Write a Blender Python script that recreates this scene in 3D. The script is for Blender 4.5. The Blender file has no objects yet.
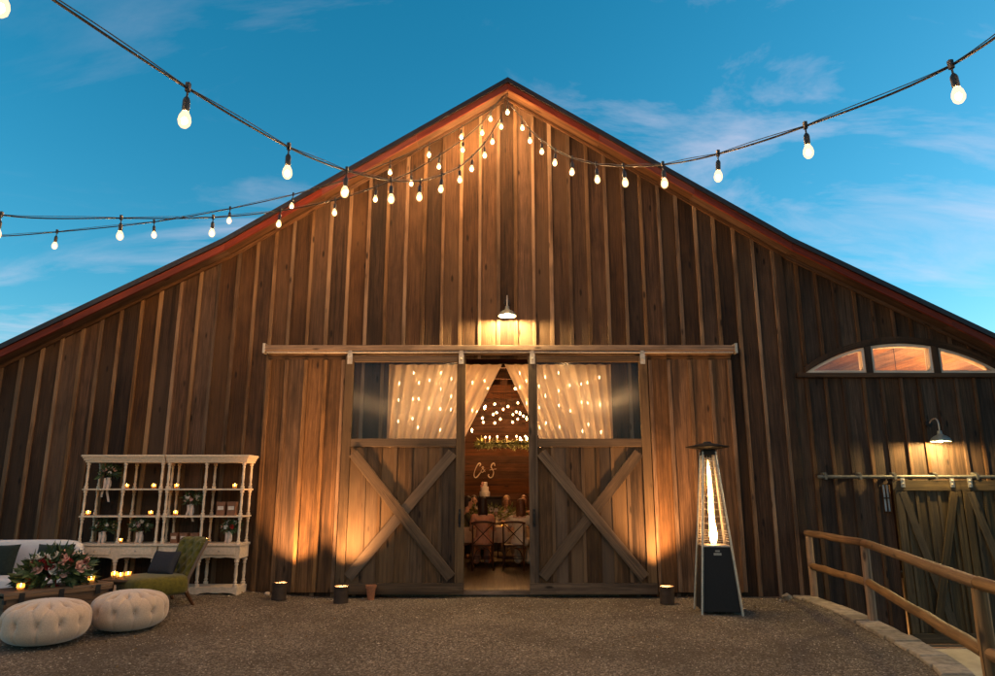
import bpy, math, random
from mathutils import Vector, Matrix
random.seed(7)
S = bpy.context.scene
COL = S.collection
PI = math.pi
R = math.radians

# ------------------------------------------------------------------ camera geometry (metres; barn front is the plane Y = 0)
CAMY, CAMH, F, TH = -11.2, 1.644, 686.0, R(12.33)
def ray(px, py):
    dx = (px-497.5)/F; u = (338-py)/F
    return Vector((dx, math.cos(TH)-u*math.sin(TH), math.sin(TH)+u*math.cos(TH)))
def at(px, py, Y):
    r = ray(px, py); t = (Y-CAMY)/r.y
    return Vector((r.x*t, Y, CAMH+r.z*t))
def pd(px, py, d):
    r = ray(px, py)
    return Vector((r.x*d, CAMY+r.y*d, CAMH+r.z*d))

# ------------------------------------------------------------------ object helpers
def tag(o, label=None, cat=None, group=None, kind=None):
    if label: o['label'] = label
    if cat: o['category'] = cat
    if group: o['group'] = group
    if kind: o['kind'] = kind
    return o
def thing(name, loc, label, cat, rz=0, group=None):
    o = bpy.data.objects.new(name, None); COL.objects.link(o)
    o.empty_display_size = .1
    o.location = loc; o.rotation_euler = (0, 0, rz)
    return tag(o, label, cat, group)
def copy_tree(o, parent=None):
    c = o.copy(); COL.objects.link(c)
    if parent: c.parent = parent
    for ch in [k for k in bpy.data.objects if k.parent == o]:
        copy_tree(ch, c)
    return c

class MB:
    """collects faces for ONE mesh; g = grain coordinates (z along the grain), r = random per piece"""
    def __init__(s): s.v = []; s.f = []; s.g = []; s.r = []
    def add(s, vs, fs, gs=None, rnd=None):
        n = len(s.v); rnd = random.random() if rnd is None else rnd
        off = Vector((rnd*37.3, rnd*91.7, rnd*53.1))
        gs = gs or vs
        s.v += [Vector(v) for v in vs]; s.g += [Vector(q)+off for q in gs]
        s.f += [tuple(n+i for i in f) for f in fs]; s.r += [rnd]*len(fs)
    BF = [(0,3,2,1),(4,5,6,7),(0,1,5,4),(1,2,6,5),(2,3,7,6),(3,0,4,7)]
    def box(s, x0, x1, y0, y1, z0, z1, rnd=None, M=None):
        vs = [Vector(p) for p in ((x0,y0,z0),(x1,y0,z0),(x1,y1,z0),(x0,y1,z0),(x0,y0,z1),(x1,y0,z1),(x1,y1,z1),(x0,y1,z1))]
        d = (abs(x1-x0), abs(y1-y0), abs(z1-z0)); ax = d.index(max(d))
        perm = {0:(1,2,0), 1:(0,2,1), 2:(0,1,2)}[ax]
        gs = [Vector((v[perm[0]], v[perm[1]], v[perm[2]])) for v in vs]
        if M: vs = [M @ v for v in vs]
        s.add(vs, s.BF, gs, rnd)
    def board(s, xa, xb, y0, y1, z0, za, zb, z0b=None, rnd=None):
        """upright board with a sloping top (za at xa, zb at xb)"""
        z0b = z0 if z0b is None else z0b
        vs = [(xa,y0,z0),(xb,y0,z0b),(xb,y1,z0b),(xa,y1,z0),(xa,y0,za),(xb,y0,zb),(xb,y1,zb),(xa,y1,za)]
        s.add(vs, s.BF, None, rnd)
    def beam(s, p0, p1, w, h, up=(0,0,1), rnd=None, w1=None, h1=None):
        p0, p1 = Vector(p0), Vector(p1); d = p1-p0; L = d.length; d.normalize()
        up = Vector(up); x = d.cross(up)
        if x.length < 1e-4: x = d.cross(Vector((0,1,0)))
        x.normalize(); y = x.cross(d)
        w1 = w if w1 is None else w1; h1 = h if h1 is None else h1
        vs = []; gs = []
        for (p, t, a, b) in ((p0, 0, w, h), (p1, L, w1, h1)):
            for sx, sy in ((-1,-1),(1,-1),(1,1),(-1,1)):
                vs.append(p+x*(sx*a/2)+y*(sy*b/2)); gs.append(Vector((sx*a/2, sy*b/2, t)))
        s.add(vs, s.BF, gs, rnd)
    def tube(s, path, rad, n=8, cap=True, rnd=None, wob=0):
        path = [Vector(p) for p in path]; m = len(path)
        rad = rad if isinstance(rad, (list, tuple)) else [rad]*m
        vs = []; gs = []; L = 0; px = None
        for i, p in enumerate(path):
            d = (path[min(i+1, m-1)]-path[max(i-1, 0)]).normalized()
            if px is None:
                a = Vector((0,0,1)) if abs(d.z) < .9 else Vector((1,0,0))
                px = a.cross(d).normalized()
            else:
                px = (px - d*px.dot(d)); px = px.normalized() if px.length > 1e-6 else Vector((1,0,0))
            py = d.cross(px)
            if i: L += (p-path[i-1]).length
            for k in range(n):
                a = 2*PI*k/n; rr = rad[i]*(1+wob*random.uniform(-1,1))
                vs.append(p+px*(math.cos(a)*rr)+py*(math.sin(a)*rr))
                gs.append(Vector((math.cos(a)*rad[i], math.sin(a)*rad[i], L)))
        fs = [(i*n+k, i*n+(k+1)%n, (i+1)*n+(k+1)%n, (i+1)*n+k) for i in range(m-1) for k in range(n)]
        if cap: fs += [tuple(reversed(range(n))), tuple((m-1)*n+k for k in range(n))]
        s.add(vs, fs, gs, rnd)
    def lathe(s, prof, c=(0,0,0), n=16, rnd=None, M=None, cap=True):
        c = Vector(c); vs = []
        for (r, z) in prof:
            for k in range(n):
                a = 2*PI*k/n; v = Vector((math.cos(a)*r, math.sin(a)*r, z))
                vs.append((M @ v if M else v)+c)
        m = len(prof)
        fs = [(i*n+k, i*n+(k+1)%n, (i+1)*n+(k+1)%n, (i+1)*n+k) for i in range(m-1) for k in range(n)]
        if cap and prof[0][0] > 1e-4: fs.append(tuple(reversed(range(n))))
        if cap and prof[-1][0] > 1e-4: fs.append(tuple((m-1)*n+k for k in range(n)))
        s.add(vs, fs, None, rnd)
    def ball(s, c, r, n=8, sc=(1,1,1), rnd=None):
        m = n//2+1
        s.lathe([(max(r*math.sin(PI*i/m), 1e-5), -r*math.cos(PI*i/m)) for i in range(m+1)], c, n, rnd, Matrix.Diagonal(sc).to_3x3())
    def ngon(s, pts, y0, y1, rnd=None):
        """outline in XZ extruded from y0 to y1"""
        n = len(pts)
        vs = [(x, y0, z) for x, z in pts]+[(x, y1, z) for x, z in pts]
        fs = [tuple(range(n)), tuple(reversed(range(n, 2*n)))]+[((i+1)%n, i, n+i, n+(i+1)%n) for i in range(n)]
        s.add(vs, fs, None, rnd)
    def leaf(s, p, d, L, W, rnd=None):
        d = Vector(d).normalized(); a = Vector((random.uniform(-1,1), random.uniform(-1,1), random.uniform(-1,1)))
        x = d.cross(a).normalized(); n = x.cross(d); p = Vector(p)
        vs = [p, p+d*L*.45+x*W*.5+n*W*.15, p+d*L-n*L*.12, p+d*L*.45-x*W*.5+n*W*.15, p+d*L*.45]
        s.add(vs, [(0,1,4),(1,2,4),(2,3,4),(3,0,4)], None, rnd)
    def build(s, name, mat, parent=None, origin=(0,0,0), smooth=False, bevel=0, merge=False):
        o3 = Vector(origin)
        me = bpy.data.meshes.new(name)
        me.from_pydata([v-o3 for v in s.v], [], s.f)
        at_ = me.attributes.new('rnd', 'FLOAT', 'FACE'); at_.data.foreach_set('value', s.r)
        ag = me.attributes.new('gc', 'FLOAT_VECTOR', 'POINT'); ag.data.foreach_set('vector', [c for q in s.g for c in q])
        me.validate(); me.update()
        if smooth: me.polygons.foreach_set('use_smooth', [True]*len(me.polygons))
        o = bpy.data.objects.new(name, me); COL.objects.link(o)
        if mat: me.materials.append(mat)
        if parent is not None: o.parent = parent
        if smooth == 'auto':
            try:
                me.set_sharp_from_angle(angle=R(40))
            except Exception: pass
        if bevel:
            b = o.modifiers.new('bevel', 'BEVEL'); b.width = bevel; b.segments = 2; b.limit_method = 'ANGLE'; b.angle_limit = R(40)
        return o

def catmull(P, k=8):
    P = [Vector(p) for p in P]; Q = [P[0]*2-P[1]]+P+[P[-1]*2-P[-2]]; out = []
    for i in range(1, len(Q)-2):
        for j in range(k):
            t = j/k; a, b, c, d = Q[i-1:i+3]
            out.append(.5*((2*b)+(c-a)*t+(2*a-5*b+4*c-d)*t*t+(3*b-a-3*c+d)*t**3))
    out.append(P[-1]); return out

# ------------------------------------------------------------------ materials
def nt(name):
    m = bpy.data.materials.new(name); m.use_nodes = True; t = m.node_tree; t.nodes.clear()
    out = t.nodes.new('ShaderNodeOutputMaterial'); return m, t, out
def N(t, typ, **kw):
    n = t.nodes.new(typ)
    for k, v in kw.items():
        if k in n.inputs: n.inputs[k].default_value = v
        else: setattr(n, k, v)
    return n
def mathn(t, op, a, b=None, c=None, clamp=False):
    n = t.nodes.new('ShaderNodeMath'); n.operation = op; n.use_clamp = clamp
    for i, x in enumerate((a, b, c)):
        if x is None: continue
        if isinstance(x, (int, float)): n.inputs[i].default_value = x
        else: t.links.new(x, n.inputs[i])
    return n.outputs[0]
def ramp(t, fac, stops, interp='LINEAR'):
    n = t.nodes.new('ShaderNodeValToRGB'); n.color_ramp.interpolation = interp
    e = n.color_ramp.elements
    while len(e) < len(stops): e.new(.5)
    for q, (p, c) in zip(e, stops):
        q.position = p; q.color = (c[0], c[1], c[2], 1) if isinstance(c, (tuple, list)) else (c, c, c, 1)
    t.links.new(fac, n.inputs[0]); return n.outputs[0]
def mixc(t, fac, a, b, mode='MIX'):
    n = t.nodes.new('ShaderNodeMix'); n.data_type = 'RGBA'; n.blend_type = mode
    for idx, x in ((0, fac), (6, a), (7, b)):
        if isinstance(x, (int, float)): n.inputs[idx].default_value = x
        elif isinstance(x, tuple): n.inputs[idx].default_value = (*x[:3], 1)
        else: t.links.new(x, n.inputs[idx])
    return n.outputs[2]

def wood(name, c0, c1, var=.5, grain=1.0, rough=.8, bump=.35, knots=True, spec=.25, tint=None, streak=.65):
    """weathered timber: c0 dark grain, c1 light grain; runs along the 'gc' z axis of every piece"""
    m, t, out = nt(name); L = t.links.new
    gc = N(t, 'ShaderNodeAttribute', attribute_name='gc'); rn = N(t, 'ShaderNodeAttribute', attribute_name='rnd')
    def noise(scale, sc, det=5, ro=.6, dist=0.0):
        mp = t.nodes.new('ShaderNodeMapping'); mp.inputs['Scale'].default_value = sc; L(gc.outputs['Vector'], mp.inputs['Vector'])
        n = N(t, 'ShaderNodeTexNoise', Scale=scale, Detail=det, Roughness=ro, Distortion=dist); L(mp.outputs[0], n.inputs['Vector'])
        return n.outputs['Fac']
    g1 = noise(3.6*grain, (11, 11, .40), 8, .68, .25)
    g2 = noise(14*grain, (7, 7, .22), 4, .7)
    st = noise(1.6, (1.6, 1.6, .7), 5, .6, .6)
    f = mathn(t, 'ADD', mathn(t, 'MULTIPLY', g1, .65), mathn(t, 'MULTIPLY', g2, .35))
    col = ramp(t, f, [(.34, c0), (.52, tuple((a+b)/2 for a, b in zip(c0, c1))), (.68, c1)])
    spl = noise(5.5, (11, 11, .10), 3, .55, .1); drk = noise(2.2, (5, 5, .16), 5, .65, .3)
    col = mixc(t, mathn(t, 'MULTIPLY', ramp(t, drk, [(.50, 0.0), (.66, 1.0)]), streak), col, tuple(x*.30 for x in c0))
    col = mixc(t, ramp(t, spl, [(.30, .9), (.345, 0.0)]), col, tuple(x*.12 for x in c0))
    # weather stains and per-board tone
    col = mixc(t, mathn(t, 'MULTIPLY', ramp(t, st, [(.42, 0.0), (.68, 1.0)]), .55), col, tuple(x*.35 for x in c0))
    if tint: col = mixc(t, mathn(t, 'MULTIPLY', ramp(t, noise(.9, (1, 1, .35), 4, .6), [(.45, 0.0), (.62, 1.0)]), .6), col, tint)
    v = mathn(t, 'ADD', mathn(t, 'MULTIPLY', rn.outputs['Fac'], var), 1-var/2)
    vv = t.nodes.new('ShaderNodeVectorMath'); vv.operation = 'SCALE'; L(col, vv.inputs[0]); L(v, vv.inputs['Scale'])
    col = vv.outputs[0]
    # warm/cool shift between boards
    h = t.nodes.new('ShaderNodeHueSaturation'); L(col, h.inputs['Color'])
    L(mathn(t, 'ADD', mathn(t, 'MULTIPLY', mathn(t, 'FRACT', mathn(t, 'MULTIPLY', rn.outputs['Fac'], 7.31)), .3), .9), h.inputs['Saturation'])
    col = h.outputs[0]
    if knots:
        mp = t.nodes.new('ShaderNodeMapping'); mp.inputs['Scale'].default_value = (5, 5, 1.6); L(gc.outputs['Vector'], mp.inputs['Vector'])
        vo = N(t, 'ShaderNodeTexVoronoi', Scale=1.0); L(mp.outputs[0], vo.inputs['Vector'])
        col = mixc(t, ramp(t, vo.outputs['Distance'], [(.06, .85), (.13, 0.0)]), col, tuple(x*.2 for x in c0))
    b = N(t, 'ShaderNodeBsdfPrincipled', Roughness=rough); L(col, b.inputs['Base Color'])
    b.inputs['Specular IOR Level'].default_value = spec
    bp = N(t, 'ShaderNodeBump', Strength=bump, Distance=.012); L(f, bp.inputs['Height']); L(bp.outputs[0], b.inputs['Normal'])
    L(b.outputs[0], out.inputs[0]); return m

def plain(name, c, rough=.6, metal=0.0, spec=.4, nscale=20, nvar=.25, bump=.0, sheen=0, c2=None, var=0, coat=0):
    m, t, out = nt(name); L = t.links.new
    tc = t.nodes.new('ShaderNodeTexCoord')
    n = N(t, 'ShaderNodeTexNoise', Scale=nscale, Detail=5.0, Roughness=.6); L(tc.outputs['Object'], n.inputs['Vector'])
    c2 = c2 or tuple(x*(1-nvar) for x in c)
    col = mixc(t, ramp(t, n.outputs['Fac'], [(.35, 0.0), (.65, 1.0)]), c2, c)
    if var:
        rn = N(t, 'ShaderNodeAttribute', attribute_name='rnd')
        vv = t.nodes.new('ShaderNodeVectorMath'); vv.operation = 'SCALE'; L(col, vv.inputs[0])
        L(mathn(t, 'ADD', mathn(t, 'MULTIPLY', rn.outputs['Fac'], var), 1-var/2), vv.inputs['Scale']); col = vv.outputs[0]
    b = N(t, 'ShaderNodeBsdfPrincipled', Roughness=rough, Metallic=metal); L(col, b.inputs['Base Color'])
    b.inputs['Specular IOR Level'].default_value = spec
    if sheen: b.inputs['Sheen Weight'].default_value = sheen
    if coat: b.inputs['Coat Weight'].default_value = coat
    if bump:
        bp = N(t, 'ShaderNodeBump', Strength=bump, Distance=.01); L(n.outputs['Fac'], bp.inputs['Height']); L(bp.outputs[0], b.inputs['Normal'])
    L(b.outputs[0], out.inputs[0]); return m

def emit(name, c, strength):
    m, t, out = nt(name); e = N(t, 'ShaderNodeEmission', Strength=strength); e.inputs[0].default_value = (*c, 1)
    t.links.new(e.outputs[0], out.inputs[0]); return m
def thin_glass(name, tint=(.9, .95, 1), refl=.12, rough=.03, fr=.35):
    m, t, out = nt(name); L = t.links.new
    tr = t.nodes.new('ShaderNodeBsdfTransparent'); tr.inputs[0].default_value = (*tint, 1)
    gl = t.nodes.new('ShaderNodeBsdfGlossy'); gl.inputs['Roughness'].default_value = rough
    lw = N(t, 'ShaderNodeLayerWeight', Blend=.35)
    f = mathn(t, 'ADD', mathn(t, 'MULTIPLY', lw.outputs['Fresnel'], fr), refl, clamp=True)
    mx = t.nodes.new('ShaderNodeMixShader'); L(f, mx.inputs[0]); L(tr.outputs[0], mx.inputs[1]); L(gl.outputs[0], mx.inputs[2])
    L(mx.outputs[0], out.inputs[0]); return m
def glow_glass(name, c, s_):
    m, t, out = nt(name); L = t.links.new
    tr = t.nodes.new('ShaderNodeBsdfTransparent'); tr.inputs[0].default_value = (.95, .9, .85, 1)
    e = N(t, 'ShaderNodeEmission', Strength=s_); e.inputs[0].default_value = (*c, 1)
    mx = t.nodes.new('ShaderNodeMixShader'); mx.inputs[0].default_value = .45; L(tr.outputs[0], mx.inputs[1]); L(e.outputs[0], mx.inputs[2])
    L(mx.outputs[0], out.inputs[0]); return m
def sheer(name, c, transp=.25, transl=.5):
    m, t, out = nt(name); L = t.links.new
    d = t.nodes.new('ShaderNodeBsdfDiffuse'); d.inputs[0].default_value = (*c, 1)
    tl = t.nodes.new('ShaderNodeBsdfTranslucent'); tl.inputs[0].default_value = (*c, 1)
    tr = t.nodes.new('ShaderNodeBsdfTransparent')
    a = t.nodes.new('ShaderNodeMixShader'); a.inputs[0].default_value = transl; L(d.outputs[0], a.inputs[1]); L(tl.outputs[0], a.inputs[2])
    b = t.nodes.new('ShaderNodeMixShader'); b.inputs[0].default_value = transp; L(a.outputs[0], b.inputs[1]); L(tr.outputs[0], b.inputs[2])
    L(b.outputs[0], out.inputs[0]); return m

M = {}
M['barn'] = wood('barn_boards', (.017,.009,.005), (.108,.053,.026), .95, 1.35, .85, .9, tint=(.085,.048,.026))
M['batten'] = wood('barn_battens', (.04,.022,.012), (.245,.138,.072), .9, 1.35, .85, .6, tint=(.22,.145,.09))
M['barn_dark'] = wood('barn_aged_dark', (.024,.014,.009), (.10,.056,.032), .6, 1, .85, .4)
M['door'] = wood('door_boards', (.024,.014,.008), (.115,.068,.036), .6, 1, .85, .4, tint=(.13,.085,.05))
M['door_frame'] = wood('door_frame_timber', (.04,.025,.015), (.155,.098,.055), .5, 1, .8, .45, tint=(.12,.08,.048))
M['side_panel'] = wood('side_panel_boards', (.045,.023,.011), (.20,.108,.053), .5, 1, .8, .45)
M['side_batten'] = wood('side_panel_battens', (.06,.032,.016), (.29,.165,.085), .5, 1.2, .8, .45)
M['trim'] = wood('trim_timber', (.12,.075,.045), (.34,.22,.14), .4, 1, .8, .3)
M['red'] = wood('red_rake_board', (.085,.016,.010), (.19,.038,.022), .4, .8, .7, .3, knots=False)
M['soffit'] = wood('soffit_boards', (.05,.026,.015), (.15,.08,.045), .4, 1, .85, .3)
M['ceiling'] = wood('ceiling_planks', (.22,.10,.045), (.5,.27,.13), .5, 1, .7, .3)
M['inner'] = wood('interior_planks', (.03,.012,.006), (.115,.048,.022), .6, 1, .75, .35)
M['floorw'] = wood('interior_floorboards', (.05,.036,.02), (.14,.10,.055), .3, 1, .5, .2)
M['yellow_door'] = wood('stained_door_boards', (.032,.021,.010), (.105,.07,.033), .45, 1, .75, .35)
M['log'] = wood('peeled_log', (.13,.07,.035), (.34,.20,.10), .4, .8, .6, .45)
M['pale'] = wood('pale_window_wood', (.5,.38,.3), (.8,.64,.5), .3, 1, .6, .2, knots=False)
M['trunkw'] = wood('trunk_wood', (.06,.035,.022), (.22,.135,.08), .4, 1, .6, .35)
M['chairw'] = wood('dark_chair_wood', (.05,.022,.012), (.13,.06,.03), .3, 1, .45, .1, knots=False)
M['metal_roof'] = plain('roof_metal', (.035,.03,.032), .5, .6, .5, 6)
M['galv'] = plain('galvanised_steel', (.42,.37,.31), .5, .75, .5, 30, .3)
M['black'] = plain('black_metal', (.009,.008,.008), .6, 0, .25, 30)
M['shade'] = plain('lamp_shade_enamel', (.16,.17,.15), .4, .2, .5, 12)
M['white_in'] = plain('lamp_shade_lining', (.75,.72,.65), .5)
M['hutch'] = plain('distressed_white_paint', (.66,.49,.34), .65, 0, .3, 28, .2, .15, c2=(.52,.40,.28), var=.12)
M['cream'] = plain('cream_velvet', (.50,.36,.25), .85, 0, .2, 90, .22, .25, sheen=.4)
M['green'] = plain('olive_velvet', (.115,.092,.008), .8, 0, .2, 25, .45, .1, sheen=.12)
M['charcoal'] = plain('charcoal_cloth', (.03,.03,.036), .9, 0, .2, 80, .3, .15)
M['darkgreen'] = plain('dark_green_velvet', (.010,.018,.014), .8, 0, .2, 30, .4, .1, sheen=.15)
M['white_cloth'] = plain('white_slipcover', (.6,.56,.56), .85, 0, .2, 8, .1, .1)
M['linen'] = plain('ivory_linen', (.62,.5,.36), .85, 0, .2, 10, .15)
M['curtain'] = sheer('sheer_curtain', (.86,.64,.42), .08, .6)
M['bulb_wing'] = emit('wing_bulb_glow', (1, .5, .18), 1300)
M['glass'] = thin_glass('door_glass', refl=.0, rough=.12, fr=.22)
M['glass_dark'] = thin_glass('window_glass', (.9,.93,.95), .03)
M['tubeglass'] = thin_glass('heater_glass', (.98,.97,.95), .04)
M['votive'] = sheer('votive_glass', (.85,.55,.22), .35, .6)
M['wax'] = sheer('wax', (.9,.75,.5), 0, .5)
M['bulb_core'] = emit('string_bulb_core', (1, .55, .215), 2900)
M['bulb'] = glow_glass('string_bulb_glass', (1, .60, .27), 2.6)
M['core_in'] = emit('indoor_bulb_core', (1, .50, .18), 4600)
M['bulb_in'] = glow_glass('indoor_bulb_glass', (1, .52, .20), 3.4)
M['curtain_backlight'] = emit('curtain_backlight_glow', (1, .52, .20), 80)
M['lampbulb'] = emit('lamp_bulb_glow', (1, .70, .29), 8500)
M['lampbulb2'] = emit('lower_lamp_glow', (1, .70, .27), 5200)
M['iron'] = plain('dull_iron_track', (.13,.12,.10), .6, .5, .4, 20, .5)
M['flame'] = emit('candle_flame', (1, .5, .13), 120)
M['fire'] = emit('heater_flame', (1, .5, .17), 34)
M['socket'] = plain('bulb_socket', (.02,.02,.02), .5)
M['cable'] = plain('black_cable', (.015,.014,.014), .75, 0, .2)
M['leaf'] = plain('foliage', (.045,.075,.025), .55, 0, .4, 30, .4, var=.9)
M['leafy'] = plain('light_foliage', (.22,.24,.07), .55, 0, .4, 30, .4, var=.9)
M['bloom_pink'] = plain('pink_petals', (.62,.36,.30), .7, 0, .3, 30, .2, var=.35)
M['bloom_white'] = plain('white_petals', (.72,.66,.58), .7, 0, .3, 30, .1, var=.25)
M['bloom_red'] = plain('red_petals', (.28,.02,.02), .7, 0, .3, 30, .3, var=.4)
M['ribbon'] = plain('blush_ribbon', (.66,.48,.38), .6, 0, .3)
M['vase'] = plain('milk_glass_vase', (.55,.5,.45), .35, 0, .5)
M['kraft'] = plain('kraft_box', (.22,.10,.055), .8, 0, .2)
M['paper'] = plain('cream_label', (.62,.5,.4), .8)
M['terra'] = plain('terracotta', (.34,.13,.06), .8, 0, .2, 30, .3)
M['canmat'] = plain('dark_brown_pot', (.045,.025,.014), .7, 0, .3, 12, .4)
M['skin'] = plain('skin', (.52,.30,.20), .55, 0, .35, 15, .08)
M['stone'] = plain('kerb_stone', (.30,.24,.17), .9, 0, .2, 12, .45, .6, var=.5)
M['concrete'] = plain('concrete_path', (.42,.36,.27), .9, 0, .2, 3, .25, .2)
M['redglass'] = plain('red_compote_glass', (.25,.03,.035), .2, 0, .6)

# gravel
def gravel():
    m, t, out = nt('gravel_surface'); L = t.links.new
    tc = t.nodes.new('ShaderNodeTexCoord')
    n1 = N(t, 'ShaderNodeTexVoronoi', Scale=75.0); L(tc.outputs['Object'], n1.inputs['Vector'])
    n2 = N(t, 'ShaderNodeTexNoise', Scale=28.0, Detail=8.0, Roughness=.75); L(tc.outputs['Object'], n2.inputs['Vector'])
    n3 = N(t, 'ShaderNodeTexNoise', Scale=.7, Detail=5.0, Roughness=.6); L(tc.outputs['Object'], n3.inputs['Vector'])
    sep = t.nodes.new('ShaderNodeSeparateColor'); L(n1.outputs['Color'], sep.inputs[0])
    c = ramp(t, sep.outputs[0], [(0, (.08,.062,.045)), (.5, (.25,.185,.125)), (.85, (.40,.31,.22)), (1, (.58,.5,.4))])
    c = mixc(t, ramp(t, n2.outputs['Fac'], [(.38, .8), (.62, 0.0)]), c, (.045,.032,.02))
    c = mixc(t, mathn(t, 'MULTIPLY', ramp(t, n3.outputs['Fac'], [(.4, 0.0), (.62, 1.0)]), .6), c, (.07,.052,.034))
    b = N(t, 'ShaderNodeBsdfPrincipled', Roughness=.95); L(c, b.inputs['Base Color']); b.inputs['Specular IOR Level'].default_value = .15
    h = mathn(t, 'ADD', mathn(t, 'MULTIPLY', n1.outputs['Distance'], -1.0), mathn(t, 'MULTIPLY', n2.outputs['Fac'], 1.5))
    bp = N(t, 'ShaderNodeBump', Strength=.9, Distance=.02); L(h, bp.inputs['Height']); L(bp.outputs[0], b.inputs['Normal'])
    L(b.outputs[0], out.inputs[0]); return m
M['gravel'] = gravel()
M['pebble'] = plain('pebbles', (.33,.27,.20), .9, 0, .2, 40, .3, var=1.3)
M['dryleaf'] = plain('dry_leaves', (.20,.12,.055), .9, 0, .2, 30, .4, var=1.0)
M['earth'] = plain('dry_earth', (.12,.09,.055), .95, 0, .1, 2, .4, .3)

# ------------------------------------------------------------------ ground
EDGE = [(-60, 3.3), (-7.5, 3.3), (-6.2, 3.5), (-5.5, 3.85), (-4.7, 4.2), (-4.17, 4.4), (-3.2, 4.6), (-2, 4.78), (-1, 4.84), (0, 4.87), (.5, 4.88)]
def edge(y):
    for (a, xa), (b, xb) in zip(EDGE, EDGE[1:]):
        if y <= b: 
            k = (y-a)/(b-a); return xa+(xb-xa)*k
    return 4.88
def smst(a, b, x):
    k = max(0, min(1, (x-a)/(b-a))); return k*k*(3-2*k)
def gz(x, y): return .11*smst(-2.6, -4.2, x)*smst(-2.2, -.3, y)
def und(x, y): return .013*(math.sin(x*2.1+y*1.3)+math.sin(x*.9-y*2.7+1))*smst(0, -1.5, y)
mb = MB()
ys = [-60, -40, -25, -16, -12]+[-11+i*.25 for i in range(45)]+[.2, .3]
ts = [0, .4, .65, .8]+[.82+.18*i/70 for i in range(71)]
row = []
for y in ys:
    e = edge(y)-.30
    row.append([Vector((-60+(e+60)*k, y, gz(-60+(e+60)*k, y)+und(-60+(e+60)*k, y) if y > -12 else 0)) for k in ts])
nn = len(ts); vs = [p for r_ in row for p in r_]
fs = [(j*nn+i, j*nn+i+1, (j+1)*nn+i+1, (j+1)*nn+i) for j in range(len(ys)-1) for i in range(nn-1)]
mb.add(vs, fs); tag(mb.build('gravel_yard', M['gravel'], smooth=True), kind='structure')
mb = MB(); mb.box(-400, 400, -400, 400, -1.0, -.76)
tag(mb.build('ground', M['earth']), kind='structure')
mb = MB(); mb.add([(-60,.3,-.02),(-11,.3,-.02),(-11,30,-.02),(-60,30,-.02)], [(0,1,2,3)])
tag(mb.build('side_yard', M['gravel']), kind='structure')
mb = MB(); mb.box(3.6, 14, -12, -.02, -.757, -.72)
tag(mb.build('concrete_path', M['concrete']), kind='structure')
# loose pebbles
mb = MB()
for i in range(26000):
    y = -11.2+random.random()**1.0*11.1; x = random.uniform(-7.5, 4.8)
    if -11.2+abs(x)*1.25 > y+.5: continue
    if x > edge(y)-.33 or y > -.06: continue
    s_ = random.uniform(.004, .012)*(1.8 if random.random() < .05 else 1); z = gz(x, y)+und(x, y)+s_*.2
    a = random.random()*6.28; ca, sa = math.cos(a)*s_, math.sin(a)*s_; k = random.uniform(.6, 1)
    mb.add([(x+ca,y+sa,z),(x-sa*k,y+ca*k,z),(x-ca,y-sa,z),(x+sa*k,y-ca*k,z),(x,y,z+s_*.6)], [(0,1,4),(1,2,4),(2,3,4),(3,0,4)])
tag(mb.build('gravel_stones', M['pebble']), kind='stuff', label='loose brown gravel stones scattered over the yard', cat='gravel')
mb = MB()
for i in range(170):
    x, y = random.uniform(-7, 4.3), random.choice((-.25, -.9, -3, -5))*random.uniform(.3, 1.2)
    if x > edge(y)-.4: continue
    mb.leaf((x, y, gz(x, y)+.012), (random.uniform(-1,1), random.uniform(-1,1), .12), random.uniform(.025,.06), random.uniform(.015,.03))
tag(mb.build('fallen_leaves', M['dryleaf']), kind='stuff', label='small dry brown leaves blown over the gravel', cat='leaves')
# retaining edge: one wall with laid cap stones
rt = thing('retaining_wall', (0,0,0), 'low stone retaining kerb curving along the gravel below the log railing', 'wall')
mb = MB(); caps = MB(); y = .0
while y > -11.5:
    L_ = random.uniform(.26, .42); y2 = y-L_+.012
    o0, o1 = edge(y), edge(y2)
    z = .03+random.uniform(-.008, .008); q = .305+random.uniform(-.015, .02)
    vs = [(o0-q,y,-.05),(o0,y,-.05),(o1,y2,-.05),(o1-q,y2,-.05),(o0-q,y,z),(o0,y,z+random.uniform(-.008,.008)),(o1,y2,z),(o1-q,y2,z)]
    caps.add(vs, [(3,2,1,0)[::-1],(4,5,6,7)[::-1],(0,1,5,4)[::-1],(1,2,6,5)[::-1],(2,3,7,6)[::-1],(3,0,4,7)[::-1]])
    for k in range(3):
        mb.add([(o0-.24,y,-.05-.235*k),(o0-.02,y,-.05-.235*k),(o1-.02,y2,-.05-.235*k),(o1-.24,y2,-.05-.235*k),
                (o0-.24,y,-.28-.235*k),(o0-.02+.01*k,y,-.28-.235*k),(o1-.02+.01*k,y2,-.28-.235*k),(o1-.24,y2,-.28-.235*k)], MB.BF)
    y -= L_
mb.build('stone_face', M['stone'], rt); caps.build('cap_stones', M['stone'], rt, bevel=.012)

# ------------------------------------------------------------------ the barn
AX = .18
def rtop(x):
    d = abs(x-AX)
    return 8.73-.63*d if d < 4.75 else 8.73-.63*4.75-.525*(d-4.75)
def wtop(x): return rtop(x)-.16
XL, XR, YB = -11.6, 11.9, 14.0
barn = thing('barn', (0,0,0), 'large weathered board and batten barn with a red edged gable roof and open sliding doors', 'barn')
tag(barn, group=None)

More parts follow.
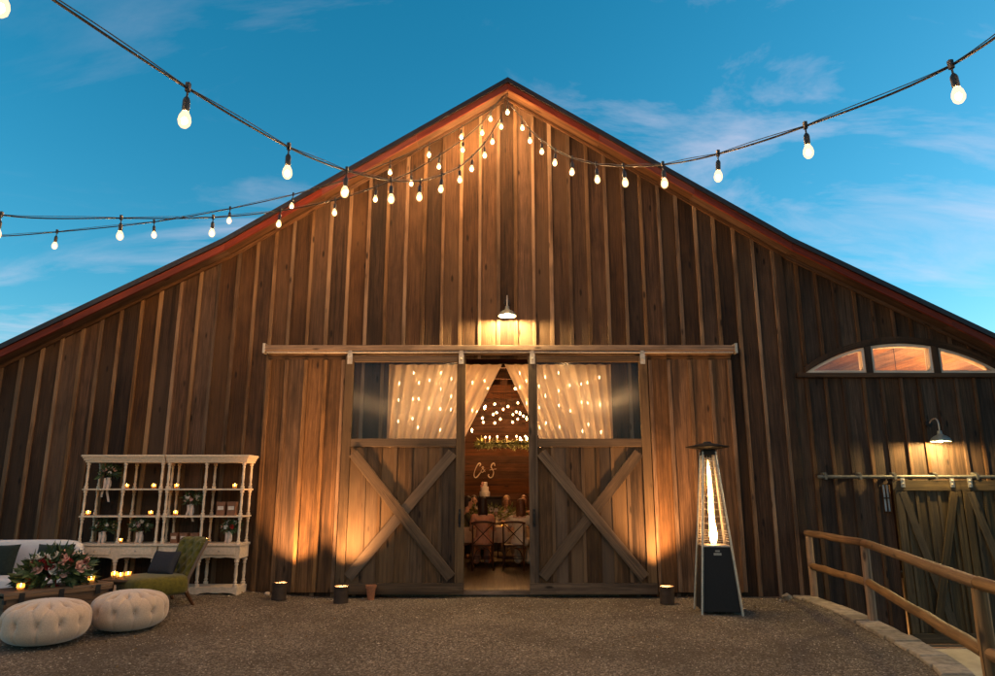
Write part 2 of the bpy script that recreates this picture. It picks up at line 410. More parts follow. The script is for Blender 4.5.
ARC = (6.71, 3.5, 1.63, .50)        # centre x, sill z, half width, rise
def arc(x, grow=0.0):
    cx, z0, hw, ri = ARC; hw += grow; ri += grow*.9
    Rr = (hw*hw+ri*ri)/(2*ri); d = abs(x-cx)
    return z0+ri-Rr+math.sqrt(max(Rr*Rr-d*d, 0)) if d < hw else z0
def holes(x):
    h = []
    if -1.8 < x < 1.88: h.append((-1, 3.74))
    if abs(x-ARC[0]) < ARC[2]+.02: h.append((ARC[1], max(arc(x, .02), ARC[1]+.01)))
    if 6.14 < x < 8.4: h.append((-1, 1.70))
    return h
def clad(mb, bt, x0, x1, zbot, yf, step, hole=holes, top=wtop, thick=.03, bw=.058, seed=1):
    rs = random.Random(seed)
    br = [x0]; x = x0
    while x < x1-.08:
        x = min(x+step*rs.uniform(.94, 1.06), x1); br.append(x)
    br[-1] = x1
    for xa, xb in zip(br, br[1:]):
        rnd = rs.random(); yy = yf+rs.uniform(0, .007)
        cuts = [xa]+[c for c in (-1.8, 1.88, AX, ARC[0]-ARC[2]-.02, ARC[0]+ARC[2]+.02, 6.14, 8.4) if xa+.004 < c < xb-.004]+[xb]
        cuts.sort()
        sub = []
        for a, b in zip(cuts, cuts[1:]):
            mid = (a+b)/2
            k = 6 if any(h[0] == ARC[1] for h in hole(mid)) else 1
            sub += [(a+(b-a)*i/k, a+(b-a)*(i+1)/k) for i in range(k)]
        for a, b in sub:
            mid = (a+b)/2; segs = []; lo = zbot
            ha = sorted(hole(mid))
            for (h0, h1) in ha:
                if h0 > lo: segs.append((lo, h0, h0))
                lo = h1
            segs.append((lo, None, None))
            for (z0, z1, _) in segs:
                za = top(a+.0001) if z1 is None else z1; zb = top(b-.0001) if z1 is None else z1
                if z0 < zbot+.001 or z0 not in [h[1] for h in ha]: l0, l1 = z0, z0
                elif abs(mid-ARC[0]) < ARC[2]+.02 and z0 > ARC[1]: l0, l1 = arc(a, .02), arc(b, .02)
                else: l0, l1 = z0, z0
                if min(za, zb)-max(l0, l1) < .01: continue
                mb.board(a+.004 if a == xa else a, b-.004 if b == xb else b, yy, yf+thick+.007, l0, za, zb, l1, rnd)
    for x in br[1:-1]:
        rnd = rs.random(); w = bw*rs.uniform(.85, 1.15)/2; dx = rs.uniform(-.006, .006)
        lo = zbot; segs = []
        for (h0, h1) in sorted(hole(x)):
            if h0 > lo: segs.append((lo, h0))
            lo = max(arc(x-w, .1), arc(x+w, .1)) if h0 == ARC[1] else h1
        segs.append((lo, top(x)-.02))
        for z0, z1 in segs:
            if z1-z0 < .05: continue
            if z1 == top(x)-.02: bt.board(x+dx-w, x+dx+w, yf-rs.uniform(.022,.030), yf+.006, z0, top(x+dx-w)-.01, top(x+dx+w)-.01, None, rnd)
            else: bt.box(x+dx-w, x+dx+w, yf-rs.uniform(.022,.030), yf+.006, z0, z1, rnd)
mb, bt = MB(), MB()
clad(mb, bt, XL, 4.80, .0, 0, .312, seed=3)
mbr, btr = MB(), MB()
clad(mbr, btr, 4.80, XR, -.74, .03, .30, seed=5)
fw = mb.build('front_wall', M['barn'], barn, bevel=.004)
bt.build('batten_strips', M['batten'], fw, bevel=.004)
fr = mbr.build('front_wall', M['barn_dark'], barn, bevel=.004)
btr.build('batten_strips', M['barn'], fr, bevel=.004)
# corner post where the lower right section begins, thin base stones
mb = MB(); mb.box(4.735, 4.865, -.035, .03, .01, wtop(4.8)-.02); mb.build('corner_board', M['barn'], barn, bevel=.005)
# side, rear and inner walls
mb = MB()
def sidewall(x, y0, y1, zt, zb=0):
    y = y0
    while y < y1: 
        mb.box(x-.02, x+.02, y+.002, min(y+.3, y1), zb, zt); y += .302
sidewall(XL-.0, .04, YB, rtop(XL)-.2); sidewall(XR, .07, YB, rtop(XR)-.2, -.74)
for xa, xb in [(XL+.3*i, min(XL+.3*(i+1), XR)) for i in range(int((XR-XL)/.3)+1)]:
    if xb-xa > .02: mb.board(xa, xb-.003, YB, YB+.03, -.3, wtop(xa), wtop(xb))
mb.build('rear_wall', M['barn_dark'], barn)
mb = MB(); z = .1
while z < 8.3:        # inner wall of wide horizontal planks behind the dinner table
    zt = z+.2
    def xat(zz):
        d = (8.73-.25-zz)/.63 if zz > 8.73-.63*4.75-.25 else 4.75+(8.73-.63*4.75-.25-zz)/.525
        return d
    a = min(xat(zt), 4.6)
    if a > .05:
        x0 = max(AX-a, -4.6); x = x0
        while x < min(AX+a, 4.78):
            x2 = min(x+random.uniform(2.2, 3.6), AX+a, 4.78); yo = random.uniform(0, .012)
            mb.box(x+.002, x2-.002, 8.0+yo, 8.04, z+.002, zt-.003); x = x2
    z = zt
for x in (-4.62, 4.85):
    z = .1
    while z < rtop(x)-.45:
        mb.box(x-.02, x+.02, .08, 7.99, z+.002, z+.197); z += .2
mb.box(4.83, 4.87, .08, 7.99, -.75, .098)
mb.build('inner_wall', M['inner'], barn)
mb = MB()
x = -11.4
while x < 4.82:
    mb.box(x, min(x+.18, 4.82)-.003, .035, 8.0, .0, .1); x += .18
mb.build('interior_floor', M['floorw'], barn)
mb = MB(); mb.box(4.88, 11.8, .08, 8, -.8, -.7); mb.build('interior_floor', M['concrete'], barn)
mb = MB(); mb.box(-1.8, 1.88, -.02, .033, .03, .095); mb.build('door_sill', M['trim'], barn, bevel=.005)

# roof: ceiling planks below, metal above
mb, rf = MB(), MB()
def rpt(x, dz): return rtop(x)+dz
segsx = [XL-.5, AX-4.75, AX, AX+4.75, XR+.5]
for xa, xb in zip(segsx, segsx[1:]):
    n = int(abs(xb-xa)/.17)
    for i in range(n):
        a = xa+(xb-xa)*i/n+.003; b = xa+(xb-xa)*(i+1)/n-.003
        mb.add([(a,-.28,rpt(a,-.14)),(b,-.28,rpt(b,-.14)),(b,YB+.3,rpt(b,-.14)),(a,YB+.3,rpt(a,-.14)),
                (a,-.28,rpt(a,-.10)),(b,-.28,rpt(b,-.10)),(b,YB+.3,rpt(b,-.10)),(a,YB+.3,rpt(a,-.10))], MB.BF,
               [Vector((p,0,q)) for p in (a,b) for q in (0,0)]*2 if False else [(a,0,-.28),(b,0,-.28),(b,0,14),(a,0,14)]*2)
    n = int(abs(xb-xa)/.4)
    y0, y1 = -.36, YB+.4
    rf.add([(xa,y0,rpt(xa,-.09)),(xb,y0,rpt(xb,-.09)),(xb,y1,rpt(xb,-.09)),(xa,y1,rpt(xa,-.09)),
            (xa,y0,rpt(xa,0)),(xb,y0,rpt(xb,0)),(xb,y1,rpt(xb,0)),(xa,y1,rpt(xa,0))], MB.BF)
    for i in range(n+1):
        x = xa+(xb-xa)*i/n
        rf.beam((x,y0+.03,rpt(x,.005)),(x,y1-.01,rpt(x,.005)), .03, .016)
ro = rf.build('roof', M['metal_roof'], barn)
mb.build('ceiling_boards', M['ceiling'], ro)
# rake boards, moulding, cornice strip
for sgn in (-1, 1):
    mr, ms, mm = MB(), MB(), MB()
    xe = (XL-.5) if sgn < 0 else (XR+.5)
    pts = [AX, AX+sgn*4.75, xe]
    for a, b in zip(pts, pts[1:]):
        k = 3
        for i in range(k):
            p, q = a+(b-a)*i/k, a+(b-a)*(i+1)/k
            e = .002*(q-p)/abs(q-p)
            for (m_, y0, y1, u0, u1) in ((mr,-.325,-.285,-.095,-.215), (ms,-.283,-.002,-.157,-.185), (mm,-.045,-.032 if 0 else -.001,-.20,-.26)):
                x0, x1 = (p+e, q-e)
                if sgn < 0: x0, x1 = x1, x0
                vs = [(x0,y0,rpt(x0,u1)),(x1,y0,rpt(x1,u1)),(x1,y1,rpt(x1,u1)),(x0,y1,rpt(x0,u1)),
                      (x0,y0,rpt(x0,u0)),(x1,y0,rpt(x1,u0)),(x1,y1,rpt(x1,u0)),(x0,y1,rpt(x0,u0))]
                g = [(v[1],v[2]-rpt(v[0],0),v[0]) for v in vs]
                m_.add(vs, MB.BF, g)
    mr.build('rake_board', M['red'], barn); ms.build('soffit', M['soffit'], barn); mm.build('rake_moulding', M['soffit'], barn)

# exposed tie beams inside
for i, (Y, z) in enumerate(((2.2, 4.3), (4.4, 4.35), (6.4, 4.4), (7.6, 4.2))):
    m_ = MB(); m_.box(-4.5, 4.75, Y-.08, Y+.08, z, z+.22)
    for sx in (-1, 1): m_.beam((AX+sx*.1, Y, 8.3), (AX+sx*4.4, Y, z+.3+1.2), .12, .2)
    m_.box(-.1+AX, .1+AX, Y-.07, Y+.07, z+.221, 8.3)
    m_.build('roof_truss', M['inner'], barn)

# header over the big doors
mb = MB(); mb.box(-3.82, 3.90, -.20, -.035, 3.845, 3.93)
mb.box(-3.78, 3.86, -.10, -.036, 3.79, 3.843)
hd = mb.build('door_header', M['trim'], barn, bevel=.006)
mb = MB(); mb.tube([(-3.78,-.17,3.815),(3.86,-.17,3.815)], .018, 8); mb.build('door_track', M['galv'], hd)
for x in (-3.84, 3.885): mb = MB(); mb.box(x,x+.04,-.21,-.03,3.8,3.96); mb.build('track_end', M['galv'], hd)
# side panels either side of the door leaves
def side_panel(xa, xb, seed):
    rs = random.Random(seed); p, b = MB(), MB()
    n = 4; w = (xb-xa)/n
    for i in range(n):
        p.box(xa+i*w+.002, xa+(i+1)*w-.002, -.062-rs.uniform(0,.006), -.034, .07, 3.72, rs.random())
        if i: b.box(xa+i*w-.032, xa+i*w+.03, -.104, -.0685, .08, 3.70, rs.random())
    for x in (xa+.03, xb-.03): b.box(x-.03, x+.03, -.106, -.0685, .08, 3.70)
    p.box(xa-.01, xb+.01, -.07, -.034, 3.725, 3.785)
    o = p.build('side_panel', M['side_panel'], barn, bevel=.004)
    b.build('batten_strips', M['side_batten'], o, bevel=.005)
side_panel(-3.78, -2.50, 4); side_panel(2.47, 3.84, 9)

# the sliding door leaves
def leaf_door(xa, xb, inner, seed):
    rs = random.Random(seed)
    y0, y1 = -.165, -.115; z0, z1 = .06, 3.76; zw0, zw1 = 2.415, 3.655
    p = MB(); n = 7; a, b = xa+.14, xb-.14; w = (b-a)/n
    for i in range(n): p.box(a+i*w+.002, a+(i+1)*w-.002, y0+.027, y1, z0+.16, 2.28, rs.random())
    o = p.build('sliding_door', M['door'], barn)
    bt_ = MB()
    for i in range(1, n): bt_.box(a+i*w-.025, a+i*w+.025, y0+.013, y0+.0265, z0+.17, 2.275, rs.random())
    bt_.build('batten_strips', M['door'], o)
    f = MB()
    f.box(xa, xa+.14, y0-.012, y1, z0+.161, z1, rs.random()); f.box(xb-.14, xb, y0-.012, y1, z0+.161, z1, rs.random())
    f.box(xa+.141, xb-.141, y0-.008, y1, 3.655, z1-.003, rs.random())
    f.box(xa+.141, xb-.141, y0-.010, y1, 2.283, 2.413, rs.random())
    f.box(xa-.005, xb+.005, y0-.016, y1, z0, z0+.159, rs.random())
    f.build('door_frame', M['door_frame'], o, bevel=.005)
    d = MB()
    yb = y0-.002
    d.beam((a+.05, yb, z0+.24), (b-.05, yb, 2.19), .165, .022, (0,-1,0))
    br = d.build('diagonal_brace', M['door_frame'], o, bevel=.004)
    d = MB(); d.beam((a+.05, yb-.024, 2.19), (b-.05, yb-.024, z0+.24), .165, .022, (0,-1,0)); 
    d.build('diagonal_brace', M['door_frame'], o, bevel=.004)
    g = MB(); g.box(a+.001, b-.001, y0+.02, y0+.026, zw0+.001, zw1-.001); g.build('glass_pane', M['glass'], o)
    for x in (xa+.07, xb-.07):
        h = MB(); h.box(x-.04, x+.04, y0-.022, y0-.013, 3.62, 3.80); h.ball((x, y0-.03, 3.70), .02, 8)
        h.lathe([(.03,-.01),(.03,.01)], (x, y0-.01, 3.83), 12, M=Matrix.Rotation(PI/2, 3, 'X'))
        h.build('hanger', M['galv'], o)
    h = MB(); x = inner
    h.box(x-.02, x+.02, y0-.02, y0-.013, 1.05, 1.32); h.tube([(x, y0-.014, 1.09),(x, y0-.055, 1.12),(x, y0-.055, 1.25),(x, y0-.014, 1.28)], .009, 8)
    h.build('handle', M['black'], o)
leaf_door(-2.48, -.52, -.59, 5); leaf_door(.50, 2.44, .57, 6)

# arched window group
def arch_strip(mb, x0, x1, o0, o1, y0, y1, k=14):
    for i in range(k):
        a, b = x0+(x1-x0)*i/k, x0+(x1-x0)*(i+1)/k
        vs = [(a,y0,arc(a,o0)),(b,y0,arc(b,o0)),(b,y1,arc(b,o0)),(a,y1,arc(a,o0)),(a,y0,arc(a,o1)),(b,y0,arc(b,o1)),(b,y1,arc(b,o1)),(a,y1,arc(a,o1))]
        mb.add(vs, MB.BF, [(v[1], v[2]-arc(v[0],0), v[0]) for v in vs], .5)
cx, zs, hw, ri = ARC
mb = MB()
arch_strip(mb, cx-hw-.0, cx+hw, .0, .125, -.03, .045, 40)
mb.box(cx-hw-.14, cx+hw+.14, -.04, .05, zs-.075, zs-.002)
for x in (6.15, 7.27): mb.board(x-.055, x+.055, -.028, .045, zs, arc(x-.055), arc(x+.055))
wn = mb.build('window', M['barn_dark'], barn, bevel=.004)
for (xa, xb) in ((cx-hw+.02, 6.095), (6.205, 7.215), (7.325, cx+hw-.02)):
    k = 16; f, g = MB(), MB(); t_ = .05
    top_o = [(xa+(xb-xa)*i/k, max(arc(xa+(xb-xa)*i/k)-.005, zs+.008)) for i in range(k+1)]
    for i in range(k):
        (a, za), (b, zb) = top_o[i], top_o[i+1]
        la, lb = max(za-t_, zs+.002), max(zb-t_, zs+.002)
        f.add([(a,-.005,la),(b,-.005,lb),(b,.12,lb),(a,.12,la),(a,-.005,za),(b,-.005,zb),(b,.12,zb),(a,.12,za)], MB.BF, [(0,0,a),(0,0,b),(0,.1,b),(0,.1,a),(.03,0,a),(.03,0,b),(.03,.1,b),(.03,.1,a)], .4)
        if min(la, lb) > zs+.06:
            g.add([(a,.04,zs+.03),(b,.04,zs+.03),(b,.046,zs+.03),(a,.046,zs+.03),(a,.04,la),(b,.04,lb),(b,.046,lb),(a,.046,la)], MB.BF)
    f.box(xa, xb, -.006, .12, zs+.001, zs+.042, .5)
    for (x0, x1, zz) in ((xa+.001, xa+.042, top_o[1][1]), (xb-.042, xb-.001, top_o[-2][1])):
        if zz-.04 > zs+.1: f.box(x0, x1, -.007, .12, zs+.043, zz-.02, .6)
    fo = f.build('window_frame', M['pale'], wn)
    g.build('window_pane', M['glass_dark'], fo) if False else g.build('window_pane', M['glass_dark'], wn)

# right-hand sliding doors on the lower level
ZB = -.70
mb = MB(); mb.tube([(5.08,-.10,1.815),(10.6,-.10,1.815)], .030, 10)
tr = mb.build('lower_door_track', M['iron'], barn, smooth='auto')
for x in (5.2, 5.75, 6.3, 6.95, 7.6, 8.3, 9.0, 9.8): mb = MB(); mb.box(x-.025, x+.025, -.085, .0, 1.84, 1.885); mb.box(x-.02,x+.02,-.13,-.07,1.775,1.865); mb.build('track_bracket', M['iron'], tr)
def low_door(xa, xb, seed):
    rs = random.Random(seed); y0, y1 = -.085, -.045
    p = MB(); n = 6; w = (xb-xa)/n
    for i in range(n): p.box(xa+i*w+.002, xa+(i+1)*w-.002, y0+.004*rs.random(), y1, ZB+.04, 1.755, rs.random())
    o = p.build('sliding_door', M['yellow_door'], barn)
    q = MB()
    for i in range(1, n): q.box(xa+i*w-.022, xa+i*w+.022, y0-.018, y0-.001, ZB+.2, 1.59, rs.random())
    q.build('batten_strips', M['yellow_door'], o)
    f = MB()
    f.box(xa-.03, xb+.005, y0-.035, y0-.019, 1.60, 1.76, .9)
    f.box(xa+.002, xa+.12, y0-.034, y0-.019, ZB+.191, 1.598, rs.random()); f.box(xb-.12, xb-.002, y0-.034, y0-.019, ZB+.191, 1.598, rs.random())
    f.box(xa, xb, y0-.036, y0-.019, ZB+.045, ZB+.19, .3)
    f.build('door_frame', M['yellow_door'], o, bevel=.003)
    for j, (pa, pb) in enumerate((((xa+.12, 1.58), ((xa+xb)/2+.15, ZB+.2)), ((xb-.12, 1.58), ((xa+xb)/2-.15, ZB+.2)))):
        d = MB(); yy = y0-.03-.018*j; d.beam((pa[0], yy, pa[1]), (pb[0], yy, pb[1]), .12, .016, (0,-1,0)); d.build('diagonal_brace', M['yellow_door'], o, bevel=.003)
    for x in (xa+.13, xb-.13):
        h = MB(); h.box(x-.032, x+.032, y0-.05, y0-.037, 1.655, 1.80); h.ball((x, y0-.055, 1.70), .014, 8); h.ball((x, y0-.055, 1.76), .014, 8)
        h.build('hanger', M['galv'], o)
low_door(6.27, 7.31, 3); low_door(7.33, 8.4, 4)
mb = MB(); mb.box(6.145, 6.155, .02, .05, 1.281, 1.69); mb.box(6.20, 6.212, .02, .05, 1.281, 1.69); mb.box(6.255, 6.27, .02, .05, 1.281, 1.69)
mb.box(6.156, 6.199, .022, .048, 1.475, 1.495); mb.box(6.213, 6.254, .022, .048, 1.475, 1.495); mb.box(6.145, 6.27, .02, .05, 1.25, 1.279)
mb.box(6.145, 6.30, .055, .075, -.69, 1.249)  # dark filler board added to stop indoor light leaking through the slit
sw = mb.build('side_window', M['barn_dark'], barn)
mb = MB(); mb.box(6.15, 6.265, .051, .056, 1.28, 1.69); mb.build('window_pane', plain('frosted_pane', (.55,.6,.62), .3), sw)

# ------------------------------------------------------------------ lamps on the walls
def point(name, loc, parent, power, color, rad=.03, typ='POINT', rot=None, **kw):
    l = bpy.data.lights.new(name, typ); l.energy = power; l.color = color; l.shadow_soft_size = rad
    for k, v in kw.items(): setattr(l, k, v)
    o = bpy.data.objects.new(name, l); COL.objects.link(o); o.location = loc
    if rot: o.rotation_euler = rot
    o.parent = parent; return o
def barn_lamp(x, z, label, power, col):
    r = thing('wall_lamp', (x, -.02, z), label, 'wall lamp')
    m_ = MB(); m_.lathe([(.055,0),(.055,.02),(.02,.03)], (0,0,.30), 14, M=Matrix.Rotation(PI/2, 3, 'X')); m_.build('wall_plate', M['black'], r, smooth='auto')
    m_ = MB(); m_.tube(catmull([(0,-.01,.30),(0,-.10,.36),(0,-.20,.36),(0,-.25,.29),(0,-.25,.16)], 5), .011, 8); m_.build('gooseneck', M['galv'], r, smooth=True)
    m_ = MB(); pr = [(.03,.17),(.035,.12),(.05,.10),(.085,.085),(.125,.055),(.145,.02),(.15,0)]
    m_.lathe(pr+[(.143,.002),(.12,.048),(.08,.076),(.045,.09),(.001,.092)], (0,-.25,0), 28); m_.build('lamp_shade', M['shade'], r, smooth='auto')
    m_ = MB(); m_.ball((0,-.25,.025), .030, 12, (1,1,1.2)); m_.build('bulb', M['lampbulb'] if x < 1 else M['lampbulb2'], r, smooth=True)
    return r
barn_lamp(.16, 4.40, 'small dome wall lamp glowing above the open central doorway', 1, 0)
barn_lamp(7.0, 2.36, 'dark gooseneck wall lamp lighting the lower sliding doors at right', 1, 0)

# uplights: brown pots on the ground throwing light up the wall
def uplight(px, yw, label, power, aim):
    p = at(px, 596, yw); x = p.x
    r = thing('uplight_pot', (x, yw, gz(x, yw)), label, 'uplight', group='brown pots with uplights along the wall')
    r.scale = (.9, .9, .95)
    m_ = MB(); m_.lathe([(.118,0),(.112,.20),(.118,.205),(.118,.25),(.108,.25),(.106,.244)], n=24, cap=False); m_.build('pot', M['canmat'], r, smooth='auto')
    m_ = MB(); m_.lathe([(.1055,.243),(.098,.03),(.001,.03)], n=24, cap=False); m_.build('lining', M['black'], r)
    m_ = MB(); m_.lathe([(.07,.03),(.07,.055),(.06,.06),(.001,.058)], n=16); m_.build('spotlight', M['black'], r, smooth='auto')
    l = point('uplight_lamp', (0,0,.16), r, power, (1,.50,.19), .085, 'SPOT', spot_size=R(90), spot_blend=1.0)
    l.rotation_euler = Vector(aim).to_track_quat('-Z', 'Y').to_euler()
    return r
uplight(279, -.50, 'dark brown uplight pot nearest the white display hutches', 700, (.28,.50,1.75))
uplight(341, -.62, 'dark brown uplight pot beside the left sliding door and terracotta pot', 880, (.06,.55,1.75))
uplight(667, -.62, 'dark brown uplight pot between the right sliding door and patio heater', 880, (-.08,.55,1.75))

mb = MB(); r = thing('terracotta_pot', (at(371, 593, -.30).x, -.30, 0), 'small terracotta pot standing below the left sliding door', 'pot')
mb.lathe([(.05,0),(.07,.17),(.082,.17),(.085,.21),(.07,.21),(.045,.03),(.001,.03)], n=20); mb.build('pot', M['terra'], r, smooth='auto')
def rock(px, yw, s_, label, mat):
    m_ = MB(); m_.ball((0,0,s_*.4), s_, 8, (1,.8,.6))
    for v in m_.v: v += Vector((random.uniform(-1,1), random.uniform(-1,1), random.uniform(-1,1)))*s_*.15
    p = at(px, 597, yw); o = m_.build('rock', mat); o.location = (p.x, yw, gz(p.x, yw)); tag(o, label, 'rock')
rock(267, -.25, .045, 'small pale rock beside the uplight pot nearest the hutches', M['cream'])
rock(787, -.2, .08, 'flat brown rock at the foot of the wall near the railing', M['stone'])

# ------------------------------------------------------------------ log railing
rl = thing('log_railing', (4.84, -.12, 0), 'peeled log railing with two rails along the stone kerb', 'railing')
O = Vector((4.84, -.12, 0))
posts = [(4.84,-.12), (4.70,-2.05), (3.56,-5.85), (3.15, -8.6)]
for i, (x, y) in enumerate(posts):
    m_ = MB(); m_.tube([(x,y,-.3),(x+.004,y,.3),(x-.003,y,.62),(x,y,.915)], [.058,.055,.055,.052], 14, wob=.015); m_.build('post', M['log'], rl, O, smooth='auto')
for a, b in zip(posts, posts[1:]):
    for z, dz in ((.955, 0), (.47, 0)):
        m_ = MB(); d = Vector((b[0]-a[0], b[1]-a[1], 0)).normalized()
        ext = .10 if z > .9 else -.045
        p0 = Vector((a[0],a[1],z))-d*(ext if a is posts[0] or z < .9 else -.004); p1 = Vector((b[0],b[1],z+(.0 if z > .9 else 0)))+d*(ext if z < .9 else .0)
        path = [p0.lerp(p1, k/8)+Vector((0,0,random.uniform(-.006,.006))) for k in range(9)]
        m_.tube(path, [.050+random.uniform(-.003,.003) for _ in path], 14, wob=.01); m_.build('rail', M['log'], rl, O, smooth='auto')

# ------------------------------------------------------------------ patio heater
hp = pd(718, 606, 9.28); hx, hy = hp.x, -11.2+9.85
ht = thing('patio_heater', (hx, hy, 0), 'tall pyramid patio heater with glowing flame in front of the barn wall', 'heater', R(-4.5))
def frustum(mb, w0, w1, z0, z1, rnd=None):
    vs = [(sx*w/2, sy*w/2, z) for (w, z) in ((w0,z0),(w1,z1)) for sx, sy in ((-1,-1),(1,-1),(1,1),(-1,1))]
    mb.add(vs, MB.BF, None, rnd)
mb = MB(); frustum(mb, .49, .355, .04, .86); mb.build('base_cabinet', M['black'], ht, bevel=.008)
mb = MB(); frustum(mb, .36, .35, .862, .885); mb.box(-.03,.03,-.20,-.192,.80,.82); mb.build('burner_tray', M['galv'], ht, bevel=.003)
mb = MB(); mb.box(-.05,.05,-.193,-.187,.755,.785); mb.build('control_panel', M['galv'], ht)
for sx in (-1, 1):
    for sy in (-1, 1):
        m_ = MB(); m_.beam((sx*.262, sy*.262, .0), (sx*.085, sy*.085, 2.14), .022, .022); m_.build('support_bar', M['galv'], ht)
mb = MB()
for i in range(1, 16):
    z = .90+i*.033 if i < 6 else .9+.165+(i-5)*.095
    if z > 2.05: continue
    h = .262-(.262-.085)*z/2.14-.012
    q = [(-h,-h,z),(h,-h,z),(h,h,z),(-h,h,z),(-h,-h,z)]
    for a, b in zip(q, q[1:]): mb.tube([a, b], .0022 if i > 5 else .003, 5)
for k in range(4):
    for j in (-.5, 0, .5):
        def pp(z):
            h = .262-(.262-.085)*z/2.14-.012
            return [(j*h,-h,z),(h,j*h,z),(j*h,h,z),(-h,j*h,z)][k]
        mb.tube([pp(.89), pp(2.08)], .0025, 5)
mb.build('guard_grille', M['galv'], ht)
mb = MB(); mb.lathe([(.085,.89),(.085,2.06)], n=28)
mb.f = [f for f in mb.f if len(f) == 4]; mb.r = mb.r[:len(mb.f)]
mb.build('glass_tube', M['tubeglass'], ht, smooth=True)
mb = MB()
for k, (ph, rr, top_) in enumerate(((0, .036, 2.03), (2.1, .029, 1.95), (4.2, .027, 1.86))):
    pth, rad = [], []
    for i in range(22):
        u = i/21; z = .90+(top_-.90)*u
        o_ = .026*(1-u*.7); pth.append((o_*math.cos(ph+3.2*u+.5*math.sin(9*u+k)), o_*math.sin(ph+3.2*u), z))
        rad.append(max(rr*(1-.55*u)*(1+.22*math.sin(13*u+k*2))*min(1, u*9+.25)*min(1, (1-u)*7+.05), .001))
    mb.tube(pth, rad, 10)
mb.build('flame', M['fire'], ht, smooth=True)
mb = MB(); frustum(mb, .20, .17, 2.10, 2.17); mb.lathe([(.05,2.06),(.05,2.10)], n=16); mb.build('top_collar', M['black'], ht)
mb = MB(); mb.lathe([(.10,2.172),(.30,2.205),(.305,2.215),(.12,2.255),(.06,2.265),(.05,2.285),(.001,2.29)], n=32); mb.build('reflector', M['black'], ht, smooth='auto')

# ------------------------------------------------------------------ candles
cp = thing('votive_candle', (0,0,0), 'x', 'candle')
mb = MB(); mb.lathe([(.026,0),(.032,.004),(.036,.07),(.033,.07),(.029,.008),(.001,.008)], n=14); mb.build('glass_cup', M['votive'], cp, smooth='auto')
mb = MB(); mb.lathe([(.027,.009),(.028,.032),(.001,.031)], n=12); mb.build('wax', M['wax'], cp)
mb = MB(); mb.lathe([(.001,.034),(.0075,.044),(.006,.055),(.001,.072)], n=8); mb.build('flame', M['flame'], cp, smooth=True)
CN = [0]
def candle(loc, label, group='votive candles', sc=1.0):
    o = cp if CN[0] == 0 else copy_tree(cp)
    CN[0] += 1; o.location = loc; o['label'] = label; o['group'] = group; o.scale = (sc,)*3
    return o

# ------------------------------------------------------------------ flowers
def rose(mb, c, r, up=(0,0,1)):
    c = Vector(c); q = Vector(up).to_track_quat('Z', 'Y'); rv = random.random()
    for ring, (n, rr, tilt, sz) in enumerate(((3,.25,.15,.55),(5,.5,.45,.75),(6,.8,.85,.9))):
        for k in range(n):
            a = 2*PI*(k+ring*.4)/n+random.uniform(-.2,.2)
            d = Vector((math.cos(a), math.sin(a), 0)); t = Vector((-math.sin(a), math.cos(a), 0)); s_ = sz*r
            b = d*rr*r*.35; tip = d*(rr*r*.5+math.sin(tilt)*s_)+Vector((0,0,math.cos(tilt)*s_))
            mid = (b+tip)*.5+d*s_*.18
            vs = [b-t*s_*.25, b+t*s_*.25, mid+t*s_*.55, mid-t*s_*.55, tip+t*s_*.35, tip-t*s_*.35]
            mb.add([c+q @ v for v in vs], [(0,1,2,3),(3,2,4,5)], None, rv+random.uniform(-.1,.1))
    mb.ball(c+q @ Vector((0,0,r*.25)), r*.38, 6, rnd=rv)
def bouquet(name, loc, label, cat, rx, rz, nl, blooms, base, ribbon=0, rz0=0, ry=None, sag=0, Ls=(.06,.13), leafm='leaf'):
    """blooms: list of (material, count, radius); base height of the foliage centre"""
    r = thing(name, loc, label, cat, rz0); ry = ry or rx
    m_ = MB()
    for i in range(nl):
        th, ph = random.random()*2*PI, math.acos(random.uniform(-.55, 1))
        d = Vector((math.cos(th)*math.sin(ph), math.sin(th)*math.sin(ph), math.cos(ph)))
        k = random.uniform(.3, .95)
        p = Vector((d.x*rx*k, d.y*ry*k, base+d.z*rz*k-sag*abs(d.x)*k))
        dd = (d+Vector((random.uniform(-.6,.6), random.uniform(-.6,.6), random.uniform(-.5,.5)))).normalized()
        L_ = random.uniform(*Ls)
        m_.leaf(p, dd, L_, L_*random.uniform(.28, .5), random.random())
    for i in range(nl//14):
        th = random.random()*2*PI; e = Vector((math.cos(th)*rx*.9, math.sin(th)*ry*.9, base+rz*random.uniform(-.2,.8)))
        m_.tube([(0,0,base-.06), e*.5+Vector((0,0,base*.5)), e], .003, 4)
    m_.build('foliage', M[leafm], r)
    for (mt, cnt, rad) in blooms:
        m_ = MB()
        for i in range(cnt):
            th, ph = random.random()*2*PI, math.acos(random.uniform(-.1, .95))
            d = Vector((math.cos(th)*math.sin(ph), -abs(math.sin(th)*math.sin(ph))*.9 if random.random() < .75 else abs(math.sin(th)), math.cos(ph)))
            rose(m_, (d.x*rx*.8, d.y*ry*.85, base+d.z*rz*.8), rad*random.uniform(.7,1.15), d+Vector((0,-.3,.2)))
        m_.build('blossoms', M[mt], r)
    return r
def add_vase(r, h, rad, mat='vase'):
    m_ = MB(); m_.lathe([(rad*.6,0),(rad,.25*h),(rad*.95,.6*h),(rad*.6,.85*h),(rad*.75,h),(rad*.6,h),(rad*.5,.8*h),(.001,.7*h)], n=16); m_.build('vase', M[mat], r, smooth='auto')
